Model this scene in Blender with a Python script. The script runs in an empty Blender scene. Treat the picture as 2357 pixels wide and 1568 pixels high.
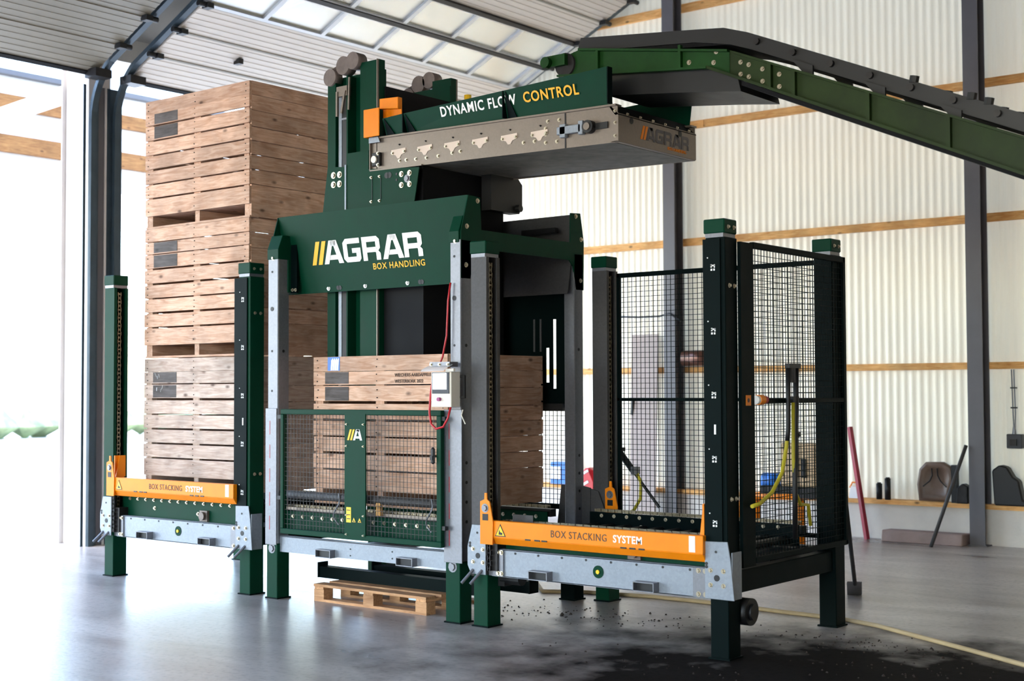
import bpy, math, random
from mathutils import Vector, Matrix
random.seed(7)
D = bpy.data
scene = bpy.context.scene
col = scene.collection

# ------------------------------------------------------------------ camera
cam_d = D.cameras.new('camera'); cam = D.objects.new('camera', cam_d); col.objects.link(cam)
F_PX, YAW, PITCH, ROLL = 3158.0, 0.6773, 0.037, -0.0036
cr = Vector((math.cos(YAW), math.sin(YAW), 0)); cf0 = Vector((-math.sin(YAW), math.cos(YAW), 0)); cu0 = Vector((0, 0, 1))
cf = cf0*math.cos(PITCH) + cu0*math.sin(PITCH); cu = cu0*math.cos(PITCH) - cf0*math.sin(PITCH)
rr = cr*math.cos(ROLL) + cu*math.sin(ROLL); uu = cu*math.cos(ROLL) - cr*math.sin(ROLL)
m = Matrix((rr, uu, -cf)).transposed().to_4x4(); m.translation = Vector((4.2607, -7.3961, 1.65))
cam.matrix_world = m
cam_d.sensor_width = 36; cam_d.lens = F_PX/2357*36; cam_d.clip_end = 400
cam_d.dof.use_dof = True; cam_d.dof.focus_distance = 10.2; cam_d.dof.aperture_fstop = 2.0
scene.camera = cam

# ------------------------------------------------------------------ world, sun, exposure
w = D.worlds.new('sky'); scene.world = w; w.use_nodes = True
nt = w.node_tree; bg = nt.nodes['Background']
sky = nt.nodes.new('ShaderNodeTexSky'); sky.sky_type = 'NISHITA'; sky.sun_disc = False
sky.sun_elevation = math.radians(48); sky.sun_rotation = math.radians(190); sky.dust_density = 0.8; sky.air_density = 1.0
nt.links.new(sky.outputs[0], bg.inputs[0]); bg.inputs[1].default_value = 0.62
sun_d = D.lights.new('sun', 'SUN'); sun_d.energy = 2.6; sun_d.angle = math.radians(1.0); sun_d.color = (1, .95, .87)
sun = D.objects.new('sun', sun_d); col.objects.link(sun)
sun.rotation_euler = Vector((-0.12, 0.60, -0.79)).to_track_quat('-Z', 'Y').to_euler()
vs = scene.view_settings
vs.view_transform = 'Standard'; vs.look = 'None'; vs.gamma = 1; vs.use_curve_mapping = False
vs.exposure = 1.6
scene.cycles.max_bounces = 6; scene.cycles.diffuse_bounces = 4; scene.cycles.glossy_bounces = 3; scene.cycles.transmission_bounces = 4

# ------------------------------------------------------------------ materials
MAT = {}
def srgb(r, g, b):
    f = lambda c: (c/255/12.92 if c/255 <= .04045 else ((c/255+.055)/1.055)**2.4)
    return (f(r), f(g), f(b), 1)
def newmat(name):
    m = D.materials.new(name); m.use_nodes = True; MAT[name] = m
    return m, m.node_tree, m.node_tree.nodes['Principled BSDF']
def paint(name, rgb, rough=.4, metal=0, var=.12, scale=6, bump=0.0, coat=0, spec=.5, dirt=0):
    m, t, b = newmat(name); c = srgb(*rgb)
    tc = t.nodes.new('ShaderNodeTexCoord'); n = t.nodes.new('ShaderNodeTexNoise')
    n.inputs['Scale'].default_value = scale; n.inputs['Detail'].default_value = 5; n.inputs['Roughness'].default_value = .6
    t.links.new(tc.outputs['Object'], n.inputs['Vector'])
    r = t.nodes.new('ShaderNodeValToRGB')
    r.color_ramp.elements[0].position = .3; r.color_ramp.elements[1].position = .72
    r.color_ramp.elements[0].color = tuple(x*(1-var) for x in c[:3]) + (1,)
    r.color_ramp.elements[1].color = tuple(min(1, x*(1+var)) for x in c[:3]) + (1,)
    t.links.new(n.outputs['Fac'], r.inputs['Fac']); t.links.new(r.outputs[0], b.inputs['Base Color'])
    mr = t.nodes.new('ShaderNodeMapRange'); mr.inputs['To Min'].default_value = rough-.08; mr.inputs['To Max'].default_value = rough+.1
    t.links.new(n.outputs['Fac'], mr.inputs['Value']); t.links.new(mr.outputs[0], b.inputs['Roughness'])
    b.inputs['Metallic'].default_value = metal; b.inputs['Coat Weight'].default_value = coat
    b.inputs['Specular IOR Level'].default_value = spec
    if bump:
        bp = t.nodes.new('ShaderNodeBump'); bp.inputs['Strength'].default_value = bump; bp.inputs['Distance'].default_value = .01
        n2 = t.nodes.new('ShaderNodeTexNoise'); n2.inputs['Scale'].default_value = scale*12
        t.links.new(tc.outputs['Object'], n2.inputs['Vector']); t.links.new(n2.outputs['Fac'], bp.inputs['Height'])
        t.links.new(bp.outputs[0], b.inputs['Normal'])
    return m
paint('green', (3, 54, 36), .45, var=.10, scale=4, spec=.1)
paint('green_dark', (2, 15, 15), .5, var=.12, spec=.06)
paint('green_bright', (20, 62, 20), .45, var=.2, scale=5, spec=.2)
paint('green_olive', (32, 48, 16), .5, var=.3, scale=5, spec=.2)
paint('orange', (240, 134, 4), .42, var=.08, spec=.3)
paint('yellow', (250, 200, 20), .4, var=.05)
paint('black', (14, 14, 16), .5, var=.2)
paint('rubber', (10, 10, 13), .7, var=.25, spec=.2)
paint('belt', (120, 116, 108), .7, var=.35, scale=9)
paint('steel_dark', (46, 44, 44), .42, metal=.6, var=.3, scale=14)
paint('steel_column', (92, 90, 94), .5, var=.12, scale=2)
paint('chain', (150, 140, 118), .35, metal=.8, var=.3, scale=30)
paint('bolt', (196, 186, 164), .28, metal=.85, var=.15, scale=40)
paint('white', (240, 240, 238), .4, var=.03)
paint('white_print', (250, 248, 244), .5, var=.01)
paint('orange_print', (252, 182, 4), .5, var=.01)
paint('dark_print', (44, 46, 54), .5, var=.05)
paint('brown_print', (88, 62, 44), .6, var=.1)
paint('grey_print', (84, 78, 80), .5, var=.05)
paint('red', (190, 24, 34), .4, var=.1)
paint('red_pole', (150, 18, 46), .5, var=.15)
paint('blue', (30, 110, 200), .4, var=.2)
paint('ivory', (236, 228, 214), .5, var=.03)
paint('brown_plastic', (104, 82, 68), .42, var=.3, scale=5)
paint('flue', (96, 62, 48), .3, metal=.5, var=.3)
paint('tan', (206, 176, 138), .5)
paint('lug', (216, 196, 180), .5, var=.04)
paint('soil', (44, 34, 28), .9)
paint('magenta', (150, 40, 110), .4)
paint('slab', (150, 130, 124), .8, var=.15, bump=.2)
paint('hose_yellow', (190, 175, 40), .5)
paint('hose_beige', (190, 168, 130), .6)
paint('pale_board', (172, 156, 148), .7, var=.06, scale=3)
paint('concrete_wall', (214, 208, 200), .85, var=.08, scale=3, bump=.2)
paint('door_white', (214, 204, 192), .45, var=.03, scale=2)
paint('door_grey', (138, 132, 118), .45, var=.04, scale=2)
paint('alu', (196, 198, 200), .38, metal=.5, var=.08)
paint('wall_plain', (222, 216, 206), .8, var=.05)
paint('wall_dark', (196, 176, 150), .8, var=.1)
paint('roof_white', (140, 134, 126), .8, var=.05)
paint('column_light', (204, 198, 194), .55, var=.05, scale=2)
paint('door_rail', (58, 72, 82), .4, metal=.3, var=.2)
paint('outdoor', (216, 214, 206), .9, var=.1, scale=.6)
paint('hedge', (120, 132, 96), .8, var=.5, scale=1.6)
paint('cap_dark', (22, 44, 40), .35)
paint('motor_grey', (112, 100, 94), .45, metal=.3, var=.3, scale=10)

def galv(name, rgb, rough=.42, metal=.55, var=.16):
    m, t, b = newmat(name); c = srgb(*rgb)
    tc = t.nodes.new('ShaderNodeTexCoord'); v = t.nodes.new('ShaderNodeTexVoronoi'); v.inputs['Scale'].default_value = 70
    n = t.nodes.new('ShaderNodeTexNoise'); n.inputs['Scale'].default_value = 5; n.inputs['Detail'].default_value = 6
    t.links.new(tc.outputs['Object'], v.inputs['Vector']); t.links.new(tc.outputs['Object'], n.inputs['Vector'])
    mx = t.nodes.new('ShaderNodeMix'); mx.data_type = 'FLOAT'; mx.inputs[0].default_value = .6
    sp = t.nodes.new('ShaderNodeSeparateColor'); t.links.new(v.outputs['Color'], sp.inputs[0])
    t.links.new(sp.outputs[0], mx.inputs[2]); t.links.new(n.outputs['Fac'], mx.inputs[3])
    r = t.nodes.new('ShaderNodeValToRGB')
    r.color_ramp.elements[0].color = tuple(x*(1-var) for x in c[:3]) + (1,); r.color_ramp.elements[0].position = .25
    r.color_ramp.elements[1].color = tuple(min(1, x*(1+var)) for x in c[:3]) + (1,); r.color_ramp.elements[1].position = .75
    t.links.new(mx.outputs[0], r.inputs[0]); t.links.new(r.outputs[0], b.inputs['Base Color'])
    b.inputs['Metallic'].default_value = metal; b.inputs['Roughness'].default_value = rough
galv('galv', (124, 125, 131), var=.07); galv('galv_warm', (126, 115, 105), var=.05); galv('galv_bright', (138, 145, 154), metal=.3, var=.08)
galv('galv_dull', (72, 70, 70), .6, .3, .1)

def wood(name, a, b_, knots=(70, 40, 24), rough=.7):
    m, t, b = newmat(name)
    tc = t.nodes.new('ShaderNodeTexCoord'); oi = t.nodes.new('ShaderNodeObjectInfo')
    sc = t.nodes.new('ShaderNodeVectorMath'); sc.operation = 'SCALE'
    add = t.nodes.new('ShaderNodeVectorMath'); add.operation = 'ADD'
    cmb = t.nodes.new('ShaderNodeCombineXYZ')
    mul = t.nodes.new('ShaderNodeMath'); mul.operation = 'MULTIPLY'; mul.inputs[1].default_value = 37.0
    t.links.new(oi.outputs['Random'], mul.inputs[0])
    for i in range(3): t.links.new(mul.outputs[0], cmb.inputs[i])
    t.links.new(tc.outputs['Object'], add.inputs[0]); t.links.new(cmb.outputs[0], add.inputs[1])
    mp = t.nodes.new('ShaderNodeMapping'); mp.inputs['Scale'].default_value = (1.6, 14, 14)
    t.links.new(add.outputs[0], mp.inputs['Vector'])
    n = t.nodes.new('ShaderNodeTexNoise'); n.inputs['Scale'].default_value = 2.2; n.inputs['Detail'].default_value = 7; n.inputs['Distortion'].default_value = 1.6
    t.links.new(mp.outputs[0], n.inputs['Vector'])
    r = t.nodes.new('ShaderNodeValToRGB')
    r.color_ramp.elements[0].color = srgb(*a); r.color_ramp.elements[0].position = .32
    r.color_ramp.elements[1].color = srgb(*b_); r.color_ramp.elements[1].position = .66
    t.links.new(n.outputs['Fac'], r.inputs[0])
    mp2 = t.nodes.new('ShaderNodeMapping'); mp2.inputs['Scale'].default_value = (3.2, 6.5, 6.5)
    t.links.new(add.outputs[0], mp2.inputs['Vector'])
    v = t.nodes.new('ShaderNodeTexVoronoi'); v.inputs['Scale'].default_value = 1.25
    t.links.new(mp2.outputs[0], v.inputs['Vector'])
    kr = t.nodes.new('ShaderNodeMapRange'); kr.inputs['From Min'].default_value = .05; kr.inputs['From Max'].default_value = .16
    kr.inputs['To Min'].default_value = .75; kr.inputs['To Max'].default_value = 0
    t.links.new(v.outputs['Distance'], kr.inputs['Value'])
    mx = t.nodes.new('ShaderNodeMix'); mx.data_type = 'RGBA'
    t.links.new(kr.outputs[0], mx.inputs[0]); t.links.new(r.outputs[0], mx.inputs[6]); mx.inputs[7].default_value = srgb(*knots)
    # dirt blotches and per-board tint
    n2 = t.nodes.new('ShaderNodeTexNoise'); n2.inputs['Scale'].default_value = 4; n2.inputs['Detail'].default_value = 4
    t.links.new(add.outputs[0], n2.inputs['Vector'])
    dr = t.nodes.new('ShaderNodeMapRange'); dr.inputs['From Min'].default_value = .3; dr.inputs['From Max'].default_value = .7
    dr.inputs['To Min'].default_value = .72; dr.inputs['To Max'].default_value = 1.08
    t.links.new(n2.outputs['Fac'], dr.inputs['Value'])
    tr = t.nodes.new('ShaderNodeMapRange'); tr.inputs['To Min'].default_value = .82; tr.inputs['To Max'].default_value = 1.08
    t.links.new(oi.outputs['Random'], tr.inputs['Value'])
    mm = t.nodes.new('ShaderNodeMath'); mm.operation = 'MULTIPLY'
    t.links.new(dr.outputs[0], mm.inputs[0]); t.links.new(tr.outputs[0], mm.inputs[1])
    hs = t.nodes.new('ShaderNodeHueSaturation'); t.links.new(mm.outputs[0], hs.inputs['Value'])
    t.links.new(mx.outputs[2], hs.inputs['Color']); t.links.new(hs.outputs[0], b.inputs['Base Color'])
    b.inputs['Roughness'].default_value = rough; b.inputs['Specular IOR Level'].default_value = .25
    bp = t.nodes.new('ShaderNodeBump'); bp.inputs['Strength'].default_value = .25; bp.inputs['Distance'].default_value = .004
    t.links.new(n.outputs['Fac'], bp.inputs['Height']); t.links.new(bp.outputs[0], b.inputs['Normal'])
wood('wood', (194, 148, 118), (224, 186, 160))
wood('wood_grey', (184, 156, 138), (216, 194, 178))
wood('timber', (224, 156, 86), (248, 196, 128))
wood('pallet_wood', (178, 128, 88), (214, 164, 118))
wood('board_dark', (82, 74, 70), (104, 96, 92), (60, 52, 50))
wood('beam_tan', (128, 84, 46), (158, 112, 66))

def mk_floor():
    m, t, b = newmat('concrete')
    tc = t.nodes.new('ShaderNodeTexCoord')
    mp = t.nodes.new('ShaderNodeMapping'); mp.inputs['Scale'].default_value = (.35, 1.1, 1); mp.inputs['Rotation'].default_value = (0, 0, .25)
    t.links.new(tc.outputs['Object'], mp.inputs[0])
    n = t.nodes.new('ShaderNodeTexNoise'); n.inputs['Scale'].default_value = 1.3; n.inputs['Detail'].default_value = 8; n.inputs['Roughness'].default_value = .62
    n.inputs['Distortion'].default_value = .6
    t.links.new(mp.outputs[0], n.inputs['Vector'])
    r = t.nodes.new('ShaderNodeValToRGB'); e = r.color_ramp.elements
    e[0].color = srgb(132, 122, 116); e[0].position = .3; e[1].color = srgb(204, 196, 190); e[1].position = .68
    t.links.new(n.outputs['Fac'], r.inputs[0])
    n2 = t.nodes.new('ShaderNodeTexNoise'); n2.inputs['Scale'].default_value = 26; n2.inputs['Detail'].default_value = 6
    t.links.new(tc.outputs['Object'], n2.inputs['Vector'])
    mr2 = t.nodes.new('ShaderNodeMapRange'); mr2.inputs['From Min'].default_value = .32; mr2.inputs['From Max'].default_value = .5
    mr2.inputs['To Min'].default_value = .72; mr2.inputs['To Max'].default_value = 1
    t.links.new(n2.outputs['Fac'], mr2.inputs['Value'])
    # trodden soil, a stain with its own shape, around the unloading corner of the machine
    pos = t.nodes.new('ShaderNodeVectorMath'); pos.operation = 'SUBTRACT'; pos.inputs[1].default_value = (1.3, -.35, 0)
    t.links.new(tc.outputs['Object'], pos.inputs[0])
    mps = t.nodes.new('ShaderNodeMapping'); mps.inputs['Scale'].default_value = (.42, .62, 1); mps.inputs['Rotation'].default_value = (0, 0, .35)
    t.links.new(pos.outputs[0], mps.inputs[0])
    ln = t.nodes.new('ShaderNodeVectorMath'); ln.operation = 'LENGTH'; t.links.new(mps.outputs[0], ln.inputs[0])
    n3 = t.nodes.new('ShaderNodeTexNoise'); n3.inputs['Scale'].default_value = 2.4; n3.inputs['Detail'].default_value = 7
    t.links.new(tc.outputs['Object'], n3.inputs['Vector'])
    sm = t.nodes.new('ShaderNodeMath'); sm.operation = 'MULTIPLY_ADD'; sm.inputs[1].default_value = 1.5
    t.links.new(n3.outputs['Fac'], sm.inputs[0]); t.links.new(ln.outputs['Value'], sm.inputs[2])
    st = t.nodes.new('ShaderNodeMapRange'); st.inputs['From Min'].default_value = 1.45; st.inputs['From Max'].default_value = 2.15
    st.inputs['To Min'].default_value = .97; st.inputs['To Max'].default_value = 0
    t.links.new(sm.outputs[0], st.inputs['Value'])
    mx = t.nodes.new('ShaderNodeMix'); mx.data_type = 'RGBA'; mx.inputs[7].default_value = srgb(7, 6, 5)
    t.links.new(st.outputs[0], mx.inputs[0]); t.links.new(r.outputs[0], mx.inputs[6])
    hs = t.nodes.new('ShaderNodeHueSaturation'); t.links.new(mr2.outputs[0], hs.inputs['Value']); t.links.new(mx.outputs[2], hs.inputs['Color'])
    t.links.new(hs.outputs[0], b.inputs['Base Color'])
    rg = t.nodes.new('ShaderNodeMapRange'); rg.inputs['To Min'].default_value = .2; rg.inputs['To Max'].default_value = .42
    t.links.new(n.outputs['Fac'], rg.inputs['Value'])
    ra = t.nodes.new('ShaderNodeMath'); ra.operation = 'MULTIPLY_ADD'; ra.inputs[1].default_value = .4
    t.links.new(st.outputs[0], ra.inputs[0]); t.links.new(rg.outputs[0], ra.inputs[2])
    t.links.new(ra.outputs[0], b.inputs['Roughness'])
    sl_ = t.nodes.new('ShaderNodeMapRange'); sl_.inputs['To Min'].default_value = .5; sl_.inputs['To Max'].default_value = .0
    t.links.new(st.outputs[0], sl_.inputs['Value']); t.links.new(sl_.outputs[0], b.inputs['Specular IOR Level'])
    bp = t.nodes.new('ShaderNodeBump'); bp.inputs['Strength'].default_value = .12; bp.inputs['Distance'].default_value = .01
    t.links.new(n2.outputs['Fac'], bp.inputs['Height']); t.links.new(bp.outputs[0], b.inputs['Normal'])
mk_floor()
def mk_sheet():
    m, t, b = newmat('sheet')
    tc = t.nodes.new('ShaderNodeTexCoord'); mp = t.nodes.new('ShaderNodeMapping'); mp.inputs['Scale'].default_value = (6, 6, .5)
    t.links.new(tc.outputs['Object'], mp.inputs[0])
    n = t.nodes.new('ShaderNodeTexNoise'); n.inputs['Scale'].default_value = 1.5; n.inputs['Detail'].default_value = 4
    t.links.new(mp.outputs[0], n.inputs['Vector'])
    r = t.nodes.new('ShaderNodeValToRGB'); r.color_ramp.elements[0].color = srgb(232, 218, 192); r.color_ramp.elements[1].color = srgb(246, 234, 210)
    t.links.new(n.outputs['Fac'], r.inputs[0]); t.links.new(r.outputs[0], b.inputs['Base Color'])
    b.inputs['Roughness'].default_value = .5
    tl = t.nodes.new('ShaderNodeBsdfTranslucent'); t.links.new(r.outputs[0], tl.inputs[0])
    ms = t.nodes.new('ShaderNodeMixShader'); ms.inputs[0].default_value = .065
    t.links.new(b.outputs[0], ms.inputs[1]); t.links.new(tl.outputs[0], ms.inputs[2])
    t.links.new(ms.outputs[0], t.nodes['Material Output'].inputs[0])
mk_sheet()
def mk_special():
    m, t, b = newmat('glass'); b.inputs['Base Color'].default_value = srgb(206, 202, 176); b.inputs['Roughness'].default_value = .35
    b.inputs['Transmission Weight'].default_value = .75; b.inputs['IOR'].default_value = 1.2
    m, t, b = newmat('clear_film'); b.inputs['Base Color'].default_value = (.9, .9, .92, 1); b.inputs['Roughness'].default_value = .25
    b.inputs['Alpha'].default_value = .45
    m, t, b = newmat('screen'); b.inputs['Base Color'].default_value = (.1, .1, .12, 1)
    b.inputs['Emission Color'].default_value = (.82, .9, 1, 1); b.inputs['Emission Strength'].default_value = 1.6
mk_special()

# ------------------------------------------------------------------ helpers
LOC = {}
def P3(o): return LOC.get(o.name, Vector((0, 0, 0)))
def tag(o, label=None, cat=None, group=None, kind=None):
    if label: o['label'] = label
    if cat: o['category'] = cat
    if group: o['group'] = group
    if kind: o['kind'] = kind
    return o
def thing(name, loc, label, cat, group=None):
    o = D.objects.new(name, None); col.objects.link(o); o.location = loc; o.empty_display_size = .1
    LOC[o.name] = Vector(loc); return tag(o, label, cat, group)
class MB:
    def __init__(s): s.v = []; s.f = []
    def add(s, vs, fs):
        n = len(s.v); s.v += [tuple(v) for v in vs]; s.f += [tuple(i+n for i in f) for f in fs]; return s
    def box(s, x0, x1, y0, y1, z0, z1):
        x0, x1 = sorted((x0, x1)); y0, y1 = sorted((y0, y1)); z0, z1 = sorted((z0, z1))
        return s.add([(x0,y0,z0),(x1,y0,z0),(x1,y1,z0),(x0,y1,z0),(x0,y0,z1),(x1,y0,z1),(x1,y1,z1),(x0,y1,z1)],
                     [(0,3,2,1),(4,5,6,7),(0,1,5,4),(1,2,6,5),(2,3,7,6),(3,0,4,7)])
    def prism(s, poly, plane, a, b):
        # plane 'xz' -> extrude along y, 'yz' -> along x, 'xy' -> along z
        def p(u, v, w): return {'xz': (u, w, v), 'yz': (w, u, v), 'xy': (u, v, w)}[plane]
        n = len(poly); vs = [p(u, v, a) for u, v in poly] + [p(u, v, b) for u, v in poly]
        fs = [tuple(range(n)), tuple(range(2*n-1, n-1, -1))] + [(i, i+n, (i+1) % n+n, (i+1) % n) for i in range(n)]
        return s.add(vs, fs)
    def hexa(s, pts): # 8 points: bottom quad, top quad
        return s.add(pts, [(0,3,2,1),(4,5,6,7),(0,1,5,4),(1,2,6,5),(2,3,7,6),(3,0,4,7)])
    def cyl(s, p0, p1, r, n=12, r1=None):
        p0 = Vector(p0); p1 = Vector(p1); d = (p1-p0).normalized(); r1 = r if r1 is None else r1
        a = d.orthogonal().normalized(); b = d.cross(a); vs = []
        for p, q in ((p0, r), (p1, r1)):
            for i in range(n):
                t = 2*math.pi*i/n; vs.append(p + a*math.cos(t)*q + b*math.sin(t)*q)
        return s.add(vs, [tuple(range(n-1, -1, -1)), tuple(range(n, 2*n))] + [(i, (i+1) % n, (i+1) % n+n, i+n) for i in range(n)])
    def bar(s, p0, p1, w, h=None, up=(0, 0, 1)):
        p0 = Vector(p0); p1 = Vector(p1); h = h or w; d = (p1-p0).normalized(); u = Vector(up)
        if abs(d.dot(u)) > .99: u = Vector((0, 1, 0))
        a = d.cross(u).normalized()*w/2; b = a.cross(d).normalized()*h/2
        return s.hexa([p0-a-b, p0+a-b, p1+a-b, p1-a-b, p0-a+b, p0+a+b, p1+a+b, p1-a+b])
    def tube(s, pts, r, n=8):
        pts = [Vector(p) for p in pts]; rings = []; a = None
        for i, p in enumerate(pts):
            d = (pts[min(i+1, len(pts)-1)] - pts[max(i-1, 0)]).normalized()
            a = (d.orthogonal() if a is None else a - d*a.dot(d)).normalized(); b = d.cross(a)
            rings.append([p + a*math.cos(2*math.pi*k/n)*r + b*math.sin(2*math.pi*k/n)*r for k in range(n)])
        vs = [v for R in rings for v in R]; fs = [tuple(range(n-1, -1, -1)), tuple(range(len(vs)-n, len(vs)))]
        for i in range(len(rings)-1):
            for k in range(n): fs.append((i*n+k, i*n+(k+1) % n, (i+1)*n+(k+1) % n, (i+1)*n+k))
        return s.add(vs, fs)
    def rtube(s, x0, x1, y0, y1, z0, z1, t, axis='y'): # hollow rectangular tube open along axis
        if axis == 'y':
            s.box(x0, x1, y0, y1, z0, z0+t); s.box(x0, x1, y0, y1, z1-t, z1); s.box(x0, x0+t, y0, y1, z0+t, z1-t); s.box(x1-t, x1, y0, y1, z0+t, z1-t)
        return s
    def mesh(s, name, off=None):
        me = D.meshes.new(name); o = off or Vector((0, 0, 0))
        me.from_pydata([(v[0]-o.x, v[1]-o.y, v[2]-o.z) for v in s.v], [], s.f); me.update(); return me
    def build(s, name, mat, parent=None, bevel=0, smooth=False, label=None, kind=None, center=False):
        off = P3(parent) if parent else Vector((0, 0, 0)); loc = Vector((0, 0, 0))
        if center:
            xs = list(zip(*s.v)); c = Vector([(min(q)+max(q))/2 for q in xs]); loc = c - off; off = c
        me = s.mesh(name, off); me.materials.append(MAT[mat])
        o = D.objects.new(name, me); col.objects.link(o)
        if parent: o.parent = parent; LOC[o.name] = P3(parent)
        o.location = loc
        if smooth:
            for p in me.polygons: p.use_smooth = len(p.vertices) == 4
        if bevel:
            b = o.modifiers.new('bevel', 'BEVEL'); b.width = bevel; b.segments = 1; b.limit_method = 'ANGLE'
        return tag(o, label=label, kind=kind)
def sub(o, parent):  # record a sub-part's frame
    return o
CACHE = {}
def shared(key, fn, mat):
    k = (key, mat)
    if k not in CACHE:
        me = fn().mesh(str(key[0])); me.materials.append(MAT[mat]); CACHE[k] = me
    return CACHE[k]
def inst(name, me, parent, loc, rot=(0, 0, 0)):
    """loc is a world place; the parent frame is a pure translation"""
    o = D.objects.new(name, me); col.objects.link(o); o.parent = parent
    base = P3(parent); o.location = Vector(loc) - base; o.rotation_euler = rot; LOC[o.name] = base
    return o
def boxmesh(lx, ly, lz, mat, bev=.003):
    def fn():
        b = MB(); e = bev; X, Y, Z = lx/2, ly/2, lz/2
        vs = []; 
        b.box(-X, X, -Y, Y, -Z, Z); return b
    return shared(('board', round(lx, 4), round(ly, 4), round(lz, 4)), fn, mat)
def bolts(parent, pts, axis='y', r=.012, mat='bolt', name='bolt', h=.012):
    def fn():
        b = MB(); b.cyl((0, 0, 0), (0, 0, .002), r*1.45, 10); b.cyl((0, 0, .002), (0, 0, h), r, 6, r*.9); return b
    me = shared((name, r, h), fn, mat)
    rot = {'y': (math.pi/2, 0, 0), 'x': (0, math.pi/2, 0), 'z': (0, 0, 0)}[axis]
    for p in pts: inst(name, me, parent, p, rot)
def hole_discs(parent, pts, axis='y', r=.012, name='hole_shade'):  # flat black discs paint the dark inside of drilled openings
    def fn():
        b = MB(); b.cyl((0, 0, 0), (0, 0, .0025), r, 12); return b
    me = shared((name, r), fn, 'black')
    rot = {'y': (math.pi/2, 0, 0), 'x': (0, math.pi/2, 0), 'z': (0, 0, 0)}[axis]
    for p in pts: inst(name, me, parent, p, rot)
def lettering(body, parent, origin, xdir, zdir, size, mat, **k):
    # one object for each word
    def width(tx):
        c = D.curves.new('t', 'FONT'); c.body = tx; c.size = size; c.space_character = k.get('spacing', 1.0)
        o = D.objects.new('t', c); me = D.meshes.new_from_object(o); D.objects.remove(o); D.curves.remove(c)
        xs = [v.co.x for v in me.vertices]; D.meshes.remove(me); return max(xs)
    words = body.split(' '); res = []
    for i, wd_ in enumerate(words):
        adv = 0 if i == 0 else width(' '.join(words[:i]) + ' I') - width('I')
        res.append(word_mesh(wd_, parent, Vector(origin) + Vector(xdir).normalized()*adv*k.get('sx', 1.0), xdir, zdir, size, mat, **k))
    return res[0]
def word_mesh(body, parent, origin, xdir, zdir, size, mat, bold=.0, sx=1.0, spacing=1.0, name='lettering', align='LEFT', depth=.0015):
    cu_ = D.curves.new('t', 'FONT'); cu_.body = body; cu_.size = size; cu_.offset = bold*size; cu_.extrude = depth
    cu_.space_character = spacing; cu_.align_x = align; cu_.resolution_u = 3
    to = D.objects.new('t', cu_); me = D.meshes.new_from_object(to); D.objects.remove(to); D.curves.remove(cu_)
    me.name = name; me.materials.clear(); me.materials.append(MAT[mat])
    X = Vector(xdir).normalized(); Z = Vector(zdir).normalized(); N = X.cross(Z)
    for v in me.vertices: c = v.co.copy(); v.co = X*c.x*sx + Z*c.y + N*c.z
    o = D.objects.new(name, me); col.objects.link(o); o.parent = parent; o.location = Vector(origin) - P3(parent); LOC[o.name] = P3(parent)
    return o
A_ = [[(0,0),(.27,0),(.66,1),(.40,1)], [(.58,1),(.84,1),(1.18,0),(.90,0)], [(.36,.17),(.86,.17),(.79,.37),(.44,.37)], [(.42,.98),(.82,.98),(.78,.76),(.52,.76)]]
G_ = [[(.17,1),(1,1),(1,.78),(.25,.78)], [(0,.84),(.17,1),(.25,.78),(.25,.22),(.17,0),(0,.16)], [(.17,0),(.25,.22),(.76,.22),(.9,0)], [(.9,0),(.76,.2),(.76,.4),(1.02,.4),(1.02,.12)], [(.52,.38),(1.02,.38),(1.02,.58),(.52,.58)]]
R_ = [[(0,0),(.25,0),(.25,1),(0,1)], [(.24,1),(.86,1),(.8,.78),(.24,.78)], [(.86,1),(1.02,.86),(1.02,.5),(.88,.36),(.78,.5),(.78,.8)], [(.24,.34),(.88,.34),(.82,.55),(.24,.55)], [(.74,.36),(.92,.38),(1.02,.28),(1.02,0),(.77,0),(.77,.3)]]
def logo(parent, origin, xdir, zdir, h, word, white='white_print', orange='orange_print', depth=.002):
    X = Vector(xdir).normalized(); Z = Vector(zdir).normalized(); N = X.cross(Z); O = Vector(origin)
    def emit(polys, x0, mat, name, sx=1.0):
        b = MB()
        for pl in polys:
            n = len(pl); lo = [O + X*h*(x0+u*sx) + Z*h*v for u, v in pl]; hi = [p + N*depth for p in lo]
            b.add(lo+hi, [tuple(range(n)), tuple(range(2*n-1, n-1, -1))] + [(i, (i+1) % n, (i+1) % n+n, i+n) for i in range(n)])
        b.build(name, mat, parent)
    S = [(0,0),(.24,0),(.60,1),(.36,1)]
    emit([S, [(u+.38, v) for u, v in S]], 0, orange, 'logo_slashes')
    x = .76; ps = []
    for ch in word:
        g = {'A': A_, 'G': G_, 'R': R_}[ch]
        ps += [[(x+u, v) for u, v in pl] for pl in g]; x += 1.22 if ch == 'A' else 1.14
    emit(ps, 0, white, 'logo_letters')
def wiremesh(parent, plane, a0, a1, z0, z1, c, pitch=.04, r=.0019, mat='green_dark', name='wire_mesh'):
    b = MB()
    na = int(round((a1-a0)/pitch)); nz = int(round((z1-z0)/pitch))
    for i in range(na+1):
        a = a0+(a1-a0)*i/na
        b.box(a-r, a+r, c-r, c+r, z0, z1) if plane == 'xz' else b.box(c-r, c+r, a-r, a+r, z0, z1)
    for i in range(nz+1):
        z = z0+(z1-z0)*i/nz
        b.box(a0, a1, c+r, c+3*r, z-r, z+r) if plane == 'xz' else b.box(c+r, c+3*r, a0, a1, z-r, z+r)
    return b.build(name, mat, parent, kind='stuff')
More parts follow.
